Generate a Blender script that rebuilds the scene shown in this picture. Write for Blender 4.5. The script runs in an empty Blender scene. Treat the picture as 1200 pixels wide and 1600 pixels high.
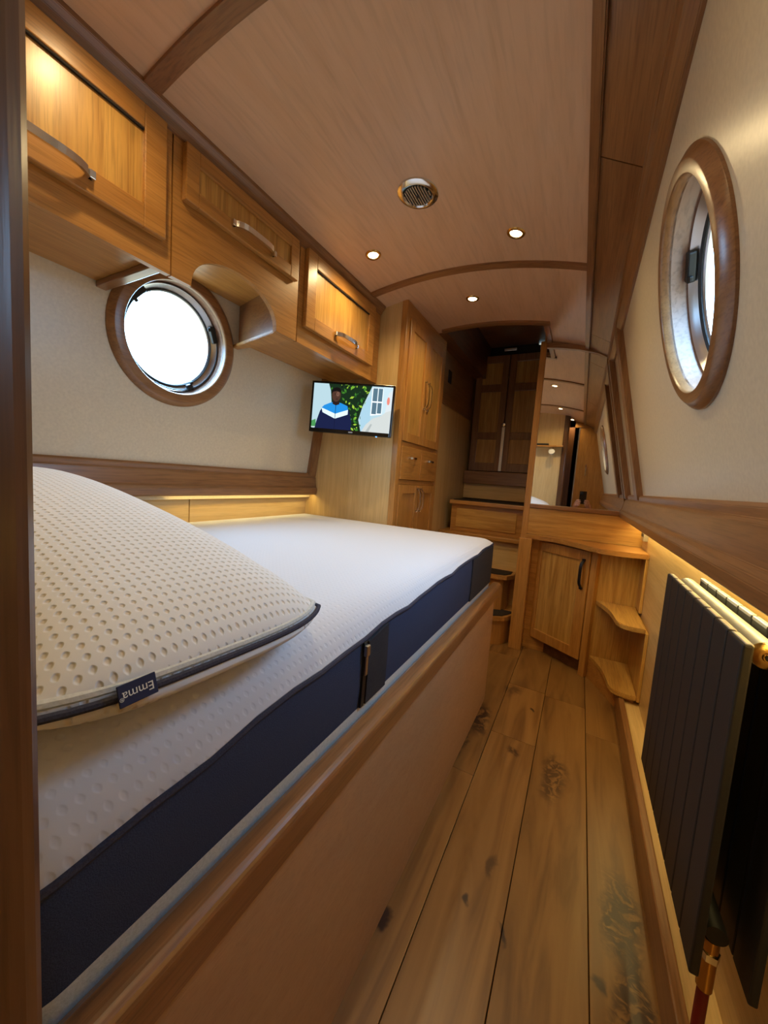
import bpy, bmesh, math, random
from mathutils import Vector, Matrix
random.seed(7)
PI = math.pi
SC = bpy.context.scene
COL = SC.collection

# ------------------------------------------------------------------ camera
CAMZ = 1.05
W = [[0.8774258640, 0.1055708285, -0.4679515501],
     [0.4744757301, -0.0472481490, 0.8789996552],
     [0.0706868773, -0.9932886854, -0.0915475439]]
cd = bpy.data.cameras.new('camera')
cd.sensor_fit = 'VERTICAL'; cd.sensor_height = 36.0
cd.lens = 573.0 / 1600.0 * 36.0
cd.clip_start = 0.004; cd.clip_end = 60
cam = bpy.data.objects.new('camera', cd); COL.objects.link(cam)
cam.matrix_world = Matrix(((W[0][0], -W[0][1], -W[0][2], 0),
                           (W[1][0], -W[1][1], -W[1][2], 0),
                           (W[2][0], -W[2][1], -W[2][2], CAMZ), (0, 0, 0, 1)))
SC.camera = cam

# ------------------------------------------------------------------ sky, exposure
wd = bpy.data.worlds.new('World'); SC.world = wd; wd.use_nodes = True
bg = wd.node_tree.nodes['Background']
# overcast sky: three times brighter overhead than at the horizon, dull ground below
_t = wd.node_tree
_tc = _t.nodes.new('ShaderNodeTexCoord'); _sx = _t.nodes.new('ShaderNodeSeparateXYZ'); _t.links.new(_tc.outputs['Generated'], _sx.inputs[0])
_rp = _t.nodes.new('ShaderNodeValToRGB'); _mr = _t.nodes.new('ShaderNodeMapRange'); _mr.inputs['From Min'].default_value = -1.0
_t.links.new(_sx.outputs[2], _mr.inputs['Value']); _t.links.new(_mr.outputs[0], _rp.inputs[0])
_e = _rp.color_ramp.elements
SKY = (0.35, 0.64, 1.0)
_e[0].position = 0.0; _e[0].color = (0.055, 0.060, 0.050, 1)
_e[1].position = 1.0; _e[1].color = SKY + (1,)
for _p, _k in ((0.49, None), (0.51, 0.34)):
    _x = _e.new(_p); _x.color = (0.055, 0.060, 0.050, 1) if _k is None else tuple(c * _k for c in SKY) + (1,)
_t.links.new(_rp.outputs[0], bg.inputs[0])
bg.inputs[1].default_value = 34.0
SC.view_settings.view_transform = 'Standard'; SC.view_settings.look = 'None'
SC.view_settings.exposure = 0.60; SC.view_settings.gamma = 1.0
SC.view_settings.use_curve_mapping = False
SC.cycles.max_bounces = 8; SC.cycles.diffuse_bounces = 5; SC.cycles.glossy_bounces = 5
SC.cycles.transparent_max_bounces = 8
SC.cycles.sample_clamp_indirect = 4.0
SPOT_W = 2.15
STRIP_R_W = 4.0
STRIP_L_W = 0.5
WARM = (1.0, 0.74, 0.37)

# portholes: centre, direction of the wall's lean
LEAN_L = math.radians(8); LEAN_R = math.radians(12)
def wall_l(z): return -1.47 + math.tan(LEAN_L) * (z - CAMZ)
def wall_r(z): return 0.242 - math.tan(LEAN_R) * (z - CAMZ)
PH_L = (0.885, CAMZ + 0.465); PH_R = (0.962, CAMZ + 0.418)
PR_OUT, PR_IN = 0.244, 0.194
def frame_l():   # local x = along +Y boat reversed, y = up the wall, z = into the room
    o = Vector((wall_l(PH_L[1]), PH_L[0], PH_L[1]))
    up = Vector((math.sin(LEAN_L), 0, math.cos(LEAN_L))); n = Vector((math.cos(LEAN_L), 0, -math.sin(LEAN_L)))
    x = up.cross(n)
    return Matrix(((x.x, up.x, n.x, o.x), (x.y, up.y, n.y, o.y), (x.z, up.z, n.z, o.z), (0, 0, 0, 1)))
def frame_r():
    o = Vector((wall_r(PH_R[1]), PH_R[0], PH_R[1]))
    up = Vector((-math.sin(LEAN_R), 0, math.cos(LEAN_R))); n = Vector((-math.cos(LEAN_R), 0, -math.sin(LEAN_R)))
    x = up.cross(n)
    return Matrix(((x.x, up.x, n.x, o.x), (x.y, up.y, n.y, o.y), (x.z, up.z, n.z, o.z), (0, 0, 0, 1)))
FL, FR = frame_l(), frame_r()
for nm, M in (('daylight_portal', FL), ('daylight_portal', FR)):
    ld = bpy.data.lights.new(nm, 'AREA'); ld.shape = 'DISK'; ld.size = 0.36
    ld.cycles.is_portal = True
    lo = bpy.data.objects.new(nm, ld); COL.objects.link(lo)
    lo.matrix_world = M @ Matrix.Translation((0, 0, -0.08)) @ Matrix.Rotation(PI, 4, 'X')

# ------------------------------------------------------------------ materials
def lin(c):
    c = c / 255.0
    return c / 12.92 if c <= 0.04045 else ((c + 0.055) / 1.055) ** 2.4
def rgb(r, g, b): return (lin(r), lin(g), lin(b), 1)
MATS = {}
def base(name, col, rough=0.5, metal=0.0, coat=0.0, spec=0.5):
    m = bpy.data.materials.new(name); m.use_nodes = True
    p = m.node_tree.nodes['Principled BSDF']
    p.inputs['Base Color'].default_value = col
    p.inputs['Roughness'].default_value = rough; p.inputs['Metallic'].default_value = metal
    p.inputs['Coat Weight'].default_value = coat; p.inputs['Coat Roughness'].default_value = 0.25
    p.inputs['Specular IOR Level'].default_value = spec
    MATS[name] = m
    return m, m.node_tree, p
def nd(t, typ, **kw):
    n = t.nodes.new(typ)
    for k, v in kw.items(): setattr(n, k, v)
    return n
def coords(t, scale, rnd=True):
    tc = nd(t, 'ShaderNodeTexCoord'); mp = nd(t, 'ShaderNodeMapping')
    if rnd:
        oi = nd(t, 'ShaderNodeObjectInfo'); mu = nd(t, 'ShaderNodeVectorMath', operation='SCALE')
        cx = nd(t, 'ShaderNodeCombineXYZ')
        t.links.new(oi.outputs['Random'], cx.inputs[0]); t.links.new(oi.outputs['Random'], cx.inputs[1]); t.links.new(oi.outputs['Random'], cx.inputs[2])
        mu.inputs['Scale'].default_value = 13.7
        t.links.new(cx.outputs[0], mu.inputs[0])
        ad = nd(t, 'ShaderNodeVectorMath', operation='ADD')
        t.links.new(tc.outputs['Object'], ad.inputs[0]); t.links.new(mu.outputs[0], ad.inputs[1])
        t.links.new(ad.outputs[0], mp.inputs['Vector'])
    else:
        t.links.new(tc.outputs['Object'], mp.inputs['Vector'])
    mp.inputs['Scale'].default_value = scale
    return mp.outputs[0]
def ramp(t, fac, stops):
    r = nd(t, 'ShaderNodeValToRGB'); e = r.color_ramp.elements
    e[0].position, e[0].color = stops[0]; e[1].position, e[1].color = stops[-1]
    for s in stops[1:-1]:
        x = e.new(s[0]); x.color = s[1]
    t.links.new(fac, r.inputs[0])
    return r.outputs[0]
def wood(name, light, dark, axis='Y', rough=0.36, coat=0.25, across=26.0, along=1.6, contrast=1.0, pores=0.25, distort=1.1):
    m, t, p = base(name, light, rough, 0, coat)
    s = [across] * 3; s['XYZ'.index(axis)] = along
    v = coords(t, s)
    n1 = nd(t, 'ShaderNodeTexNoise'); n1.inputs['Scale'].default_value = 1.0; n1.inputs['Detail'].default_value = 5; n1.inputs['Roughness'].default_value = 0.55; n1.inputs['Distortion'].default_value = distort
    t.links.new(v, n1.inputs['Vector'])
    c = ramp(t, n1.outputs[0], [(0.5 - 0.22 / contrast, dark), (0.5 + 0.18 / contrast, light)])
    s2 = [across * 9] * 3; s2['XYZ'.index(axis)] = along * 6
    v2 = coords(t, s2)
    n2 = nd(t, 'ShaderNodeTexNoise'); n2.inputs['Scale'].default_value = 1.0; n2.inputs['Detail'].default_value = 3
    t.links.new(v2, n2.inputs['Vector'])
    mx = nd(t, 'ShaderNodeMix', data_type='RGBA', blend_type='MULTIPLY')
    c2 = ramp(t, n2.outputs[0], [(0.34, (1 - pores, 1 - pores, 1 - pores, 1)), (0.52, (1, 1, 1, 1))])
    mx.inputs[0].default_value = 1.0
    t.links.new(c, mx.inputs[6]); t.links.new(c2, mx.inputs[7])
    t.links.new(mx.outputs[2], p.inputs['Base Color'])
    b = nd(t, 'ShaderNodeBump'); b.inputs['Strength'].default_value = 0.08; b.inputs['Distance'].default_value = 0.002
    t.links.new(n2.outputs[0], b.inputs['Height']); t.links.new(b.outputs[0], p.inputs['Normal'])
    return m
OAK_L, OAK_D = rgb(192, 138, 72), rgb(168, 114, 52)
OAKY_L, OAKY_D = rgb(206, 160, 86), rgb(172, 122, 56)
TRIM_L, TRIM_D = rgb(152, 108, 68), rgb(126, 84, 50)
for ax in 'XYZ':
    wood('oak_' + ax, OAK_L, OAK_D, ax)
    wood('panel_' + ax, OAKY_L, OAKY_D, ax, across=34, contrast=1.1)
    wood('trim_' + ax, TRIM_L, TRIM_D, ax, rough=0.3, coat=0.35)
    wood('veneer_' + ax, rgb(218, 186, 130), rgb(202, 166, 108), ax, rough=0.42, coat=0.1, across=30, pores=0.12)
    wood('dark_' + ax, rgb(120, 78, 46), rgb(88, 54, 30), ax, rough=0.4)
wood('ceil', rgb(214, 178, 146), rgb(204, 166, 132), 'Y', rough=0.34, coat=0.3, across=9, along=1.2, pores=0.09, distort=2.2)
wood('bedpanel', rgb(190, 150, 110), rgb(182, 142, 102), 'Y', rough=0.55, coat=0.0, across=40, along=12, pores=0.1)

# floor planks: grain plus a handful of real knots and dark heartwood streaks
def floor_mat():
    m, t, p = base('floor_oak', rgb(176, 126, 70), 0.38, 0, 0.15)
    tc = nd(t, 'ShaderNodeTexCoord'); geo = nd(t, 'ShaderNodeNewGeometry')
    oi = nd(t, 'ShaderNodeObjectInfo')
    mp = nd(t, 'ShaderNodeMapping'); mp.inputs['Scale'].default_value = (16, 1.6, 16)
    ad = nd(t, 'ShaderNodeVectorMath', operation='ADD'); sc = nd(t, 'ShaderNodeVectorMath', operation='SCALE'); sc.inputs['Scale'].default_value = 9.3
    cx = nd(t, 'ShaderNodeCombineXYZ')
    for i in range(3): t.links.new(oi.outputs['Random'], cx.inputs[i])
    t.links.new(cx.outputs[0], sc.inputs[0]); t.links.new(geo.outputs['Position'], ad.inputs[0]); t.links.new(sc.outputs[0], ad.inputs[1])
    # wobble
    nw = nd(t, 'ShaderNodeTexNoise'); nw.inputs['Scale'].default_value = 7; nw.inputs['Detail'].default_value = 4; nw.inputs['Roughness'].default_value = 0.6
    t.links.new(geo.outputs['Position'], nw.inputs['Vector'])
    sb = nd(t, 'ShaderNodeVectorMath', operation='SUBTRACT'); sb.inputs[1].default_value = (0.5, 0.5, 0.5); t.links.new(nw.outputs['Color'], sb.inputs[0])
    ws = nd(t, 'ShaderNodeVectorMath', operation='SCALE'); ws.inputs['Scale'].default_value = 0.12; t.links.new(sb.outputs[0], ws.inputs[0])
    wp = nd(t, 'ShaderNodeVectorMath', operation='ADD'); t.links.new(geo.outputs['Position'], wp.inputs[0]); t.links.new(ws.outputs[0], wp.inputs[1])
    t.links.new(ad.outputs[0], mp.inputs['Vector'])
    n1 = nd(t, 'ShaderNodeTexNoise'); n1.inputs['Scale'].default_value = 1; n1.inputs['Detail'].default_value = 6; n1.inputs['Distortion'].default_value = 1.4
    t.links.new(mp.outputs[0], n1.inputs['Vector'])
    c = ramp(t, n1.outputs[0], [(0.28, rgb(110, 74, 38)), (0.5, rgb(142, 102, 56)), (0.72, rgb(156, 115, 66))])
    # plank to plank tone
    hv = nd(t, 'ShaderNodeHueSaturation'); t.links.new(c, hv.inputs['Color'])
    mr = nd(t, 'ShaderNodeMapRange'); mr.inputs['To Min'].default_value = 0.80; mr.inputs['To Max'].default_value = 1.14
    t.links.new(oi.outputs['Random'], mr.inputs['Value']); t.links.new(mr.outputs[0], hv.inputs['Value'])
    cur = hv.outputs[0]
    # fine vein pattern used inside the figured patches
    nv = nd(t, 'ShaderNodeTexNoise'); nv.inputs['Scale'].default_value = 22; nv.inputs['Detail'].default_value = 5; nv.inputs['Distortion'].default_value = 2.0
    t.links.new(wp.outputs[0], nv.inputs['Vector'])
    vein = nd(t, 'ShaderNodeMapRange'); vein.inputs['From Min'].default_value = 0.38; vein.inputs['From Max'].default_value = 0.52; t.links.new(nv.outputs[0], vein.inputs['Value'])
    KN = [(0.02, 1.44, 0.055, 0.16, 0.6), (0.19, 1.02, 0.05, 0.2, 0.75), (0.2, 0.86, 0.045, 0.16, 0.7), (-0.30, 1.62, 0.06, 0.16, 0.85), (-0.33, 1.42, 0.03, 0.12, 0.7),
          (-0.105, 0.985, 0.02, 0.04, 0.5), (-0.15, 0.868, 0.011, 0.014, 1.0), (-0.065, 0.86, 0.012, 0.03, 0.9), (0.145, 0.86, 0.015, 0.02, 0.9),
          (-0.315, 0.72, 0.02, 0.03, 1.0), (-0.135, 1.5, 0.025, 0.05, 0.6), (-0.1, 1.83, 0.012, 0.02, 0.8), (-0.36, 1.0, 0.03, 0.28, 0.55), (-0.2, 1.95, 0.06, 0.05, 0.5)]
    for (x, y, rx, ry, k) in KN:
        d = nd(t, 'ShaderNodeVectorMath', operation='SUBTRACT'); d.inputs[1].default_value = (x, y, 0); t.links.new(wp.outputs[0], d.inputs[0])
        s = nd(t, 'ShaderNodeVectorMath', operation='MULTIPLY'); s.inputs[1].default_value = (1 / rx, 1 / ry, 0); t.links.new(d.outputs[0], s.inputs[0])
        l = nd(t, 'ShaderNodeVectorMath', operation='LENGTH'); t.links.new(s.outputs[0], l.inputs[0])
        r = nd(t, 'ShaderNodeMapRange', interpolation_type='SMOOTHSTEP'); r.inputs['From Min'].default_value = 1.0; r.inputs['From Max'].default_value = 0.35
        r.inputs['To Min'].default_value = 0; r.inputs['To Max'].default_value = min(1.0, k * 1.35); t.links.new(l.outputs['Value'], r.inputs['Value'])
        fac = r.outputs[0]
        if rx > 0.022:
            mu = nd(t, 'ShaderNodeMath', operation='MULTIPLY'); t.links.new(fac, mu.inputs[0]); t.links.new(vein.outputs[0], mu.inputs[1]); fac = mu.outputs[0]
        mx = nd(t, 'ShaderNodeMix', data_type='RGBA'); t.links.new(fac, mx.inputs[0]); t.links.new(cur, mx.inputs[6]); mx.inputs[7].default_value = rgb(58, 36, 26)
        cur = mx.outputs[2]
    t.links.new(cur, p.inputs['Base Color'])
    b = nd(t, 'ShaderNodeBump'); b.inputs['Strength'].default_value = 0.1; b.inputs['Distance'].default_value = 0.002
    t.links.new(n1.outputs[0], b.inputs['Height']); t.links.new(b.outputs[0], p.inputs['Normal'])
    return m
floor_mat()

def textured(name, col, col2, rough, scale, bump, coat=0.0, spec=0.5):
    m, t, p = base(name, col, rough, 0, coat, spec)
    v = coords(t, (scale,) * 3, False)
    n = nd(t, 'ShaderNodeTexNoise'); n.inputs['Scale'].default_value = 1; n.inputs['Detail'].default_value = 4
    t.links.new(v, n.inputs['Vector'])
    t.links.new(ramp(t, n.outputs[0], [(0.3, col2), (0.7, col)]), p.inputs['Base Color'])
    b = nd(t, 'ShaderNodeBump'); b.inputs['Strength'].default_value = bump; b.inputs['Distance'].default_value = 0.002
    t.links.new(n.outputs[0], b.inputs['Height']); t.links.new(b.outputs[0], p.inputs['Normal'])
    return m
textured('cream', rgb(218, 205, 178), rgb(207, 194, 168), 0.33, 120, 0.12, 0.15)
textured('mat_blue', rgb(58, 66, 92), rgb(48, 55, 78), 0.9, 700, 0.4, spec=0.2)
textured('mat_grey', rgb(56, 54, 58), rgb(44, 43, 47), 0.9, 600, 0.4, spec=0.2)
textured('piping', rgb(66, 66, 82), rgb(52, 52, 66), 0.85, 500, 0.3, spec=0.2)
textured('pale_strip', rgb(206, 208, 206), rgb(190, 192, 190), 0.8, 300, 0.2, spec=0.2)
textured('rad_black', rgb(40, 37, 35), rgb(34, 31, 30), 0.55, 300, 0.05)
textured('carpet', rgb(70, 60, 52), rgb(40, 34, 30), 0.95, 400, 0.6, spec=0.1)
textured('skin', rgb(214, 160, 132), rgb(200, 142, 116), 0.5, 60, 0.1)
textured('sleeve', rgb(52, 54, 62), rgb(44, 46, 54), 0.9, 300, 0.3)
wood('liner', rgb(166, 132, 112), rgb(152, 118, 98), 'Y', rough=0.35, across=14)
wood('post_wood', rgb(112, 76, 48), rgb(84, 55, 34), 'Z', rough=0.3, coat=0.3)
base('chrome', (0.78, 0.78, 0.78, 1), 0.16, 1.0)
base('steel', (0.6, 0.61, 0.63, 1), 0.3, 1.0)
base('brass', rgb(205, 165, 95), 0.25, 1.0)
base('rad_silver', rgb(178, 182, 190), 0.35, 0.35)
base('black', rgb(16, 16, 17), 0.45)
base('gloss_black', rgb(10, 10, 11), 0.2)
base('navy', rgb(28, 34, 70), 0.8)
base('white', rgb(225, 224, 218), 0.5)
base('red', rgb(120, 26, 22), 0.5)
base('gap', rgb(30, 20, 13), 0.8)
base('mirror', (0.92, 0.92, 0.92, 1), 0.015, 1.0)
base('speaker_bar', rgb(176, 166, 150), 0.35, 0.6)
base('gunmetal', rgb(70, 72, 78), 0.35, 0.9)

def dimple(name, col, sp, depth, axes):   # knitted dimple cover
    m, t, p = base(name, col, 0.85, 0, 0, 0.25)
    p.inputs['Sheen Weight'].default_value = 0.1
    tc = nd(t, 'ShaderNodeTexCoord'); sx = nd(t, 'ShaderNodeSeparateXYZ'); t.links.new(tc.outputs['UV'], sx.inputs[0])
    def sn(sock, k):
        a = nd(t, 'ShaderNodeMath', operation='MULTIPLY'); a.inputs[1].default_value = k; t.links.new(sock, a.inputs[0])
        s = nd(t, 'ShaderNodeMath', operation='SINE'); t.links.new(a.outputs[0], s.inputs[0]); return s.outputs[0]
    k = 2 * PI / sp
    mu = nd(t, 'ShaderNodeMath', operation='MULTIPLY'); t.links.new(sn(sx.outputs[0], k), mu.inputs[0]); t.links.new(sn(sx.outputs[1], k), mu.inputs[1])
    mr = nd(t, 'ShaderNodeMapRange', interpolation_type='SMOOTHSTEP'); mr.inputs['From Min'].default_value = -1.0; mr.inputs['From Max'].default_value = -0.25
    t.links.new(mu.outputs[0], mr.inputs['Value'])
    b = nd(t, 'ShaderNodeBump'); b.inputs['Strength'].default_value = 1.0; b.inputs['Distance'].default_value = depth
    t.links.new(mr.outputs[0], b.inputs['Height']); t.links.new(b.outputs[0], p.inputs['Normal'])
    return m, t, p, mr
m, t, p, mr = dimple('pillow_knit', rgb(220, 219, 219), 0.0150, 0.0015, None)
t.links.new(ramp(t, mr.outputs[0], [(0.0, rgb(204, 195, 182)), (0.6, rgb(220, 219, 219))]), p.inputs['Base Color'])
dimple('mattress_knit', rgb(206, 207, 214), 0.018, 0.00045, None)

def emit(name, col, s):
    m = bpy.data.materials.new(name); m.use_nodes = True; t = m.node_tree
    t.nodes.remove(t.nodes['Principled BSDF'])
    e = nd(t, 'ShaderNodeEmission'); e.inputs[0].default_value = col; e.inputs[1].default_value = s
    t.links.new(e.outputs[0], t.nodes['Material Output'].inputs[0]); MATS[name] = m
emit('lamp_glow', (1.0, 0.80, 0.45, 1), 14.0)
emit('strip_glow', (1.0, 0.72, 0.32, 1), 0.7)
emit('blue_led', (0.1, 0.35, 1.0, 1), 3.0)

def glass():
    m = bpy.data.materials.new('glass'); m.use_nodes = True; t = m.node_tree
    t.nodes.remove(t.nodes['Principled BSDF'])
    tr = nd(t, 'ShaderNodeBsdfTransparent'); tr.inputs[0].default_value = (0.97, 0.99, 0.99, 1)
    gl = nd(t, 'ShaderNodeBsdfGlossy'); gl.inputs['Roughness'].default_value = 0.02
    lw_ = nd(t, 'ShaderNodeLayerWeight'); lw_.inputs[0].default_value = 0.5
    pw_ = nd(t, 'ShaderNodeMath', operation='POWER'); pw_.inputs[1].default_value = 5.0; t.links.new(lw_.outputs['Facing'], pw_.inputs[0])
    fr = nd(t, 'ShaderNodeMath', operation='MULTIPLY_ADD'); fr.inputs[1].default_value = 0.93; fr.inputs[2].default_value = 0.06; t.links.new(pw_.outputs[0], fr.inputs[0])
    mx = nd(t, 'ShaderNodeMixShader'); t.links.new(fr.outputs[0], mx.inputs[0]); t.links.new(tr.outputs[0], mx.inputs[1]); t.links.new(gl.outputs[0], mx.inputs[2])
    t.links.new(mx.outputs[0], t.nodes['Material Output'].inputs[0]); MATS['glass'] = m
glass()

# ------------------------------------------------------------------ mesh helpers
WLOC = {}
def link(name, me, mats, parent=None, origin=None, smooth=False):
    vs = [v.co.copy() for v in me.vertices]
    if origin is None:
        lo = [min(v[i] for v in vs) for i in range(3)]; hi = [max(v[i] for v in vs) for i in range(3)]
        origin = Vector(((lo[0] + hi[0]) / 2, (lo[1] + hi[1]) / 2, lo[2]))
    origin = Vector(origin)
    me.transform(Matrix.Translation(-origin))
    o = bpy.data.objects.new(name, me); COL.objects.link(o)
    for mm in (mats if isinstance(mats, (list, tuple)) else [mats]): me.materials.append(MATS[mm])
    if smooth:
        for f in me.polygons: f.use_smooth = True
        me.set_sharp_from_angle(angle=math.radians(32))
    if parent is not None:
        o.parent = parent; o.location = origin - WLOC[parent.name]
    else: o.location = origin
    WLOC[o.name] = origin
    return o
def from_bm(name, bm, mats, parent=None, origin=None, smooth=False):
    me = bpy.data.meshes.new(name); bmesh.ops.recalc_face_normals(bm, faces=bm.faces); bm.to_mesh(me); bm.free()
    return link(name, me, mats, parent, origin, smooth)
def tag(o, label=None, cat=None, group=None, kind=None):
    if label: o['label'] = label
    if cat: o['category'] = cat
    if group: o['group'] = group
    if kind: o['kind'] = kind
    return o
def thing(name, loc, label=None, cat=None, group=None, kind=None):
    o = bpy.data.objects.new(name, None); COL.objects.link(o); o.empty_display_size = 0.05
    o.location = loc; WLOC[o.name] = Vector(loc)
    return tag(o, label, cat, group, kind)
def add_box(bm, x0, x1, y0, y1, z0, z1, bev=0.0, seg=2, M=None):
    r = bmesh.ops.create_cube(bm, size=1.0)
    vs = r['verts']
    for v in vs:
        v.co = Vector(((x0 + x1) / 2 + v.co.x * (x1 - x0), (y0 + y1) / 2 + v.co.y * (y1 - y0), (z0 + z1) / 2 + v.co.z * (z1 - z0)))
    if bev > 0:
        es = list({e for v in vs for e in v.link_edges})
        rr = bmesh.ops.bevel(bm, geom=es, offset=bev, segments=seg, affect='EDGES', profile=0.5, clamp_overlap=True)
        vs = list({v for f in rr['faces'] for v in f.verts} | {v for v in vs if v.is_valid})
    if M is not None:
        for v in vs: v.co = M @ v.co
    return vs
def box(name, x0, x1, y0, y1, z0, z1, mat, parent=None, bev=0.002, M=None, seg=2, origin=None):
    bm = bmesh.new(); add_box(bm, x0, x1, y0, y1, z0, z1, bev, seg, M)
    return from_bm(name, bm, mat, parent, origin)
def add_prism(bm, pts, a, b, place):
    """extrude a closed 2-D polygon between a and b; place(p, q, s) -> 3-D"""
    n = len(pts)
    v0 = [bm.verts.new(place(p, q, a)) for p, q in pts]; v1 = [bm.verts.new(place(p, q, b)) for p, q in pts]
    for i in range(n):
        j = (i + 1) % n; bm.faces.new((v0[i], v0[j], v1[j], v1[i]))
    bm.faces.new(v0[::-1]); bm.faces.new(v1)
def prism(name, pts, a, b, mat, parent=None, axis='Y', bev=0.0, M=None, smooth=False):
    bm = bmesh.new()
    pl = {'Y': lambda p, q, s: (p, s, q), 'X': lambda p, q, s: (s, p, q), 'Z': lambda p, q, s: (p, q, s)}[axis]
    add_prism(bm, pts, a, b, pl)
    if bev: bmesh.ops.bevel(bm, geom=list(bm.edges), offset=bev, segments=2, affect='EDGES', clamp_overlap=True)
    if M is not None: bm.transform(M)
    return from_bm(name, bm, mat, parent, smooth=smooth)
def add_lathe(bm, prof, M, n=48, closed=False):
    """prof: (r, z) list, revolved about local z"""
    rings = []
    for r, z in prof:
        rings.append([bm.verts.new(M @ Vector((r * math.cos(2 * PI * i / n), r * math.sin(2 * PI * i / n), z))) for i in range(n)] if r > 1e-6 else [bm.verts.new(M @ Vector((0, 0, z)))])
    k = len(rings)
    for a in range(k if closed else k - 1):
        A, B = rings[a], rings[(a + 1) % k]
        for i in range(n):
            j = (i + 1) % n
            if len(A) == 1 and len(B) == 1: continue
            if len(A) == 1: bm.faces.new((A[0], B[i], B[j]))
            elif len(B) == 1: bm.faces.new((A[i], A[j], B[0]))
            else: bm.faces.new((A[i], A[j], B[j], B[i]))
def lathe(name, prof, M, mat, parent=None, n=48, closed=False, smooth=True, origin=None):
    bm = bmesh.new(); add_lathe(bm, prof, M, n, closed)
    return from_bm(name, bm, mat, parent, origin, smooth)
def add_sweep(bm, path, prof, up=Vector((0, 0, 1)), closed=False):
    """sweep a 2-D profile (side, up) along a path"""
    k = len(path); rings = []
    for i, p in enumerate(path):
        p = Vector(p)
        if closed: d = Vector(path[(i + 1) % k]) - Vector(path[i - 1])
        else: d = Vector(path[min(i + 1, k - 1)]) - Vector(path[max(i - 1, 0)])
        d.normalize(); s = d.cross(up); s.normalize(); u = s.cross(d)
        rings.append([bm.verts.new(p + s * a + u * b) for a, b in prof])
    m_ = len(prof)
    for i in range(k if closed else k - 1):
        A, B = rings[i], rings[(i + 1) % k]
        for j in range(m_):
            bm.faces.new((A[j], A[(j + 1) % m_], B[(j + 1) % m_], B[j]))
    if not closed:
        bm.faces.new(rings[0][::-1]); bm.faces.new(rings[-1])
def circ(r, n=10): return [(r * math.cos(2 * PI * i / n), r * math.sin(2 * PI * i / n)) for i in range(n)]
def tube(name, path, r, mat, parent=None, n=10, up=Vector((0, 0, 1)), closed=False):
    bm = bmesh.new(); add_sweep(bm, path, circ(r, n), up, closed)
    return from_bm(name, bm, mat, parent, smooth=True)
def plate_with_hole(bm, u0, u1, v0, v1, cu, cv, r, place, n=64):
    """flat plate with a round hole; place(u, v) -> 3-D"""
    angs = sorted(set([2 * PI * i / n for i in range(n)] + [math.atan2(b - cv, a - cu) % (2 * PI) for a in (u0, u1) for b in (v0, v1)]))
    inn, out = [], []
    for a in angs:
        c, s = math.cos(a), math.sin(a)
        inn.append(bm.verts.new(place(cu + r * c, cv + r * s)))
        t_ = min([(u1 - cu) / c if c > 1e-9 else 1e9, (u0 - cu) / c if c < -1e-9 else 1e9, (v1 - cv) / s if s > 1e-9 else 1e9, (v0 - cv) / s if s < -1e-9 else 1e9])
        out.append(bm.verts.new(place(cu + t_ * c, cv + t_ * s)))
    k = len(angs)
    for i in range(k):
        j = (i + 1) % k; bm.faces.new((inn[i], inn[j], out[j], out[i]))
def bow_handle(name, M, L, rise, w, mat, parent, th=0.005):
    """flat bow handle, local x along, z out of the door"""
    path = []
    for i in range(15):
        s = -1 + 2 * i / 14
        path.append((s * L / 2, 0, rise * (1 - abs(s) ** 5) if abs(s) < 1 else -0.001))
    bm = bmesh.new()
    add_sweep(bm, path, [(-w / 2, -th / 2), (w / 2, -th / 2), (w / 2, th / 2), (-w / 2, th / 2)], up=Vector((0, 0, 1)))
    bmesh.ops.bevel(bm, geom=[e for e in bm.edges if len(e.link_faces) == 2 and e.calc_face_angle(0) > 1.2], offset=0.0012, segments=2, affect='EDGES')
    for s in (-1, 1):
        add_box(bm, s * L / 2 - 0.006, s * L / 2 + 0.006, -w / 2, w / 2, -0.001, 0.012, 0.001)
    bm.transform(M)
    return from_bm(name, bm, mat, parent, smooth=False)
def panel_door(name, M, w, h, mats, parent, frame=0.055, th=0.02, groove=0.004, label=None, flat=False):
    """framed cupboard door; local x = width, y = height, z out (back at z=0)"""
    bm = bmesh.new(); f = frame
    add_box(bm, 0, f, 0, h, 0, th, 0.0025); add_box(bm, w - f, w, 0, h, 0, th, 0.0025)
    add_box(bm, f - 0.0005, w - f + 0.0005, 0, f, 0, th, 0.0025); add_box(bm, f - 0.0005, w - f + 0.0005, h - f, h, 0, th, 0.0025)
    bm.transform(M)
    d = from_bm(name, bm, mats[0], parent)
    p_ = box('panel', f - 0.004, w - f + 0.004, f - 0.004, h - f + 0.004, 0.003, th - 0.009, mats[1], d, 0.001, M)
    return d
def fr(o, x, y, z):   # frame matrix from origin and three axes
    return Matrix(((x[0], y[0], z[0], o[0]), (x[1], y[1], z[1], o[1]), (x[2], y[2], z[2], o[2]), (0, 0, 0, 1)))

# ================================================================== the shell
Y0, YB = -0.22, 2.53        # bulkhead behind the camera, mirror bulkhead
def struct(o): o['kind'] = 'structure'; return o
# --- floor: base and single planks
floor = box('floor', -1.56, 0.40, -2.2, 3.42, -0.06, -0.012, 'gap', None, 0); struct(floor)
xs = [-0.597, -0.417, -0.237, -0.057, 0.125, 0.305]
joints = {0: [0.4, 1.9], 1: [1.28, 2.35], 2: [0.1, 1.57, 2.02], 3: [0.5, 2.0], 4: [0.2, 1.79]}
for c in range(5):
    ys = [-2.2] + joints[c] + [3.4]
    for a, b in zip(ys[:-1], ys[1:]):
        box('plank', xs[c] + 0.001, xs[c + 1] - 0.001, a + 0.0008, b - 0.0008, -0.016, 0.0, 'floor_oak', floor, 0.0012)

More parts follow.
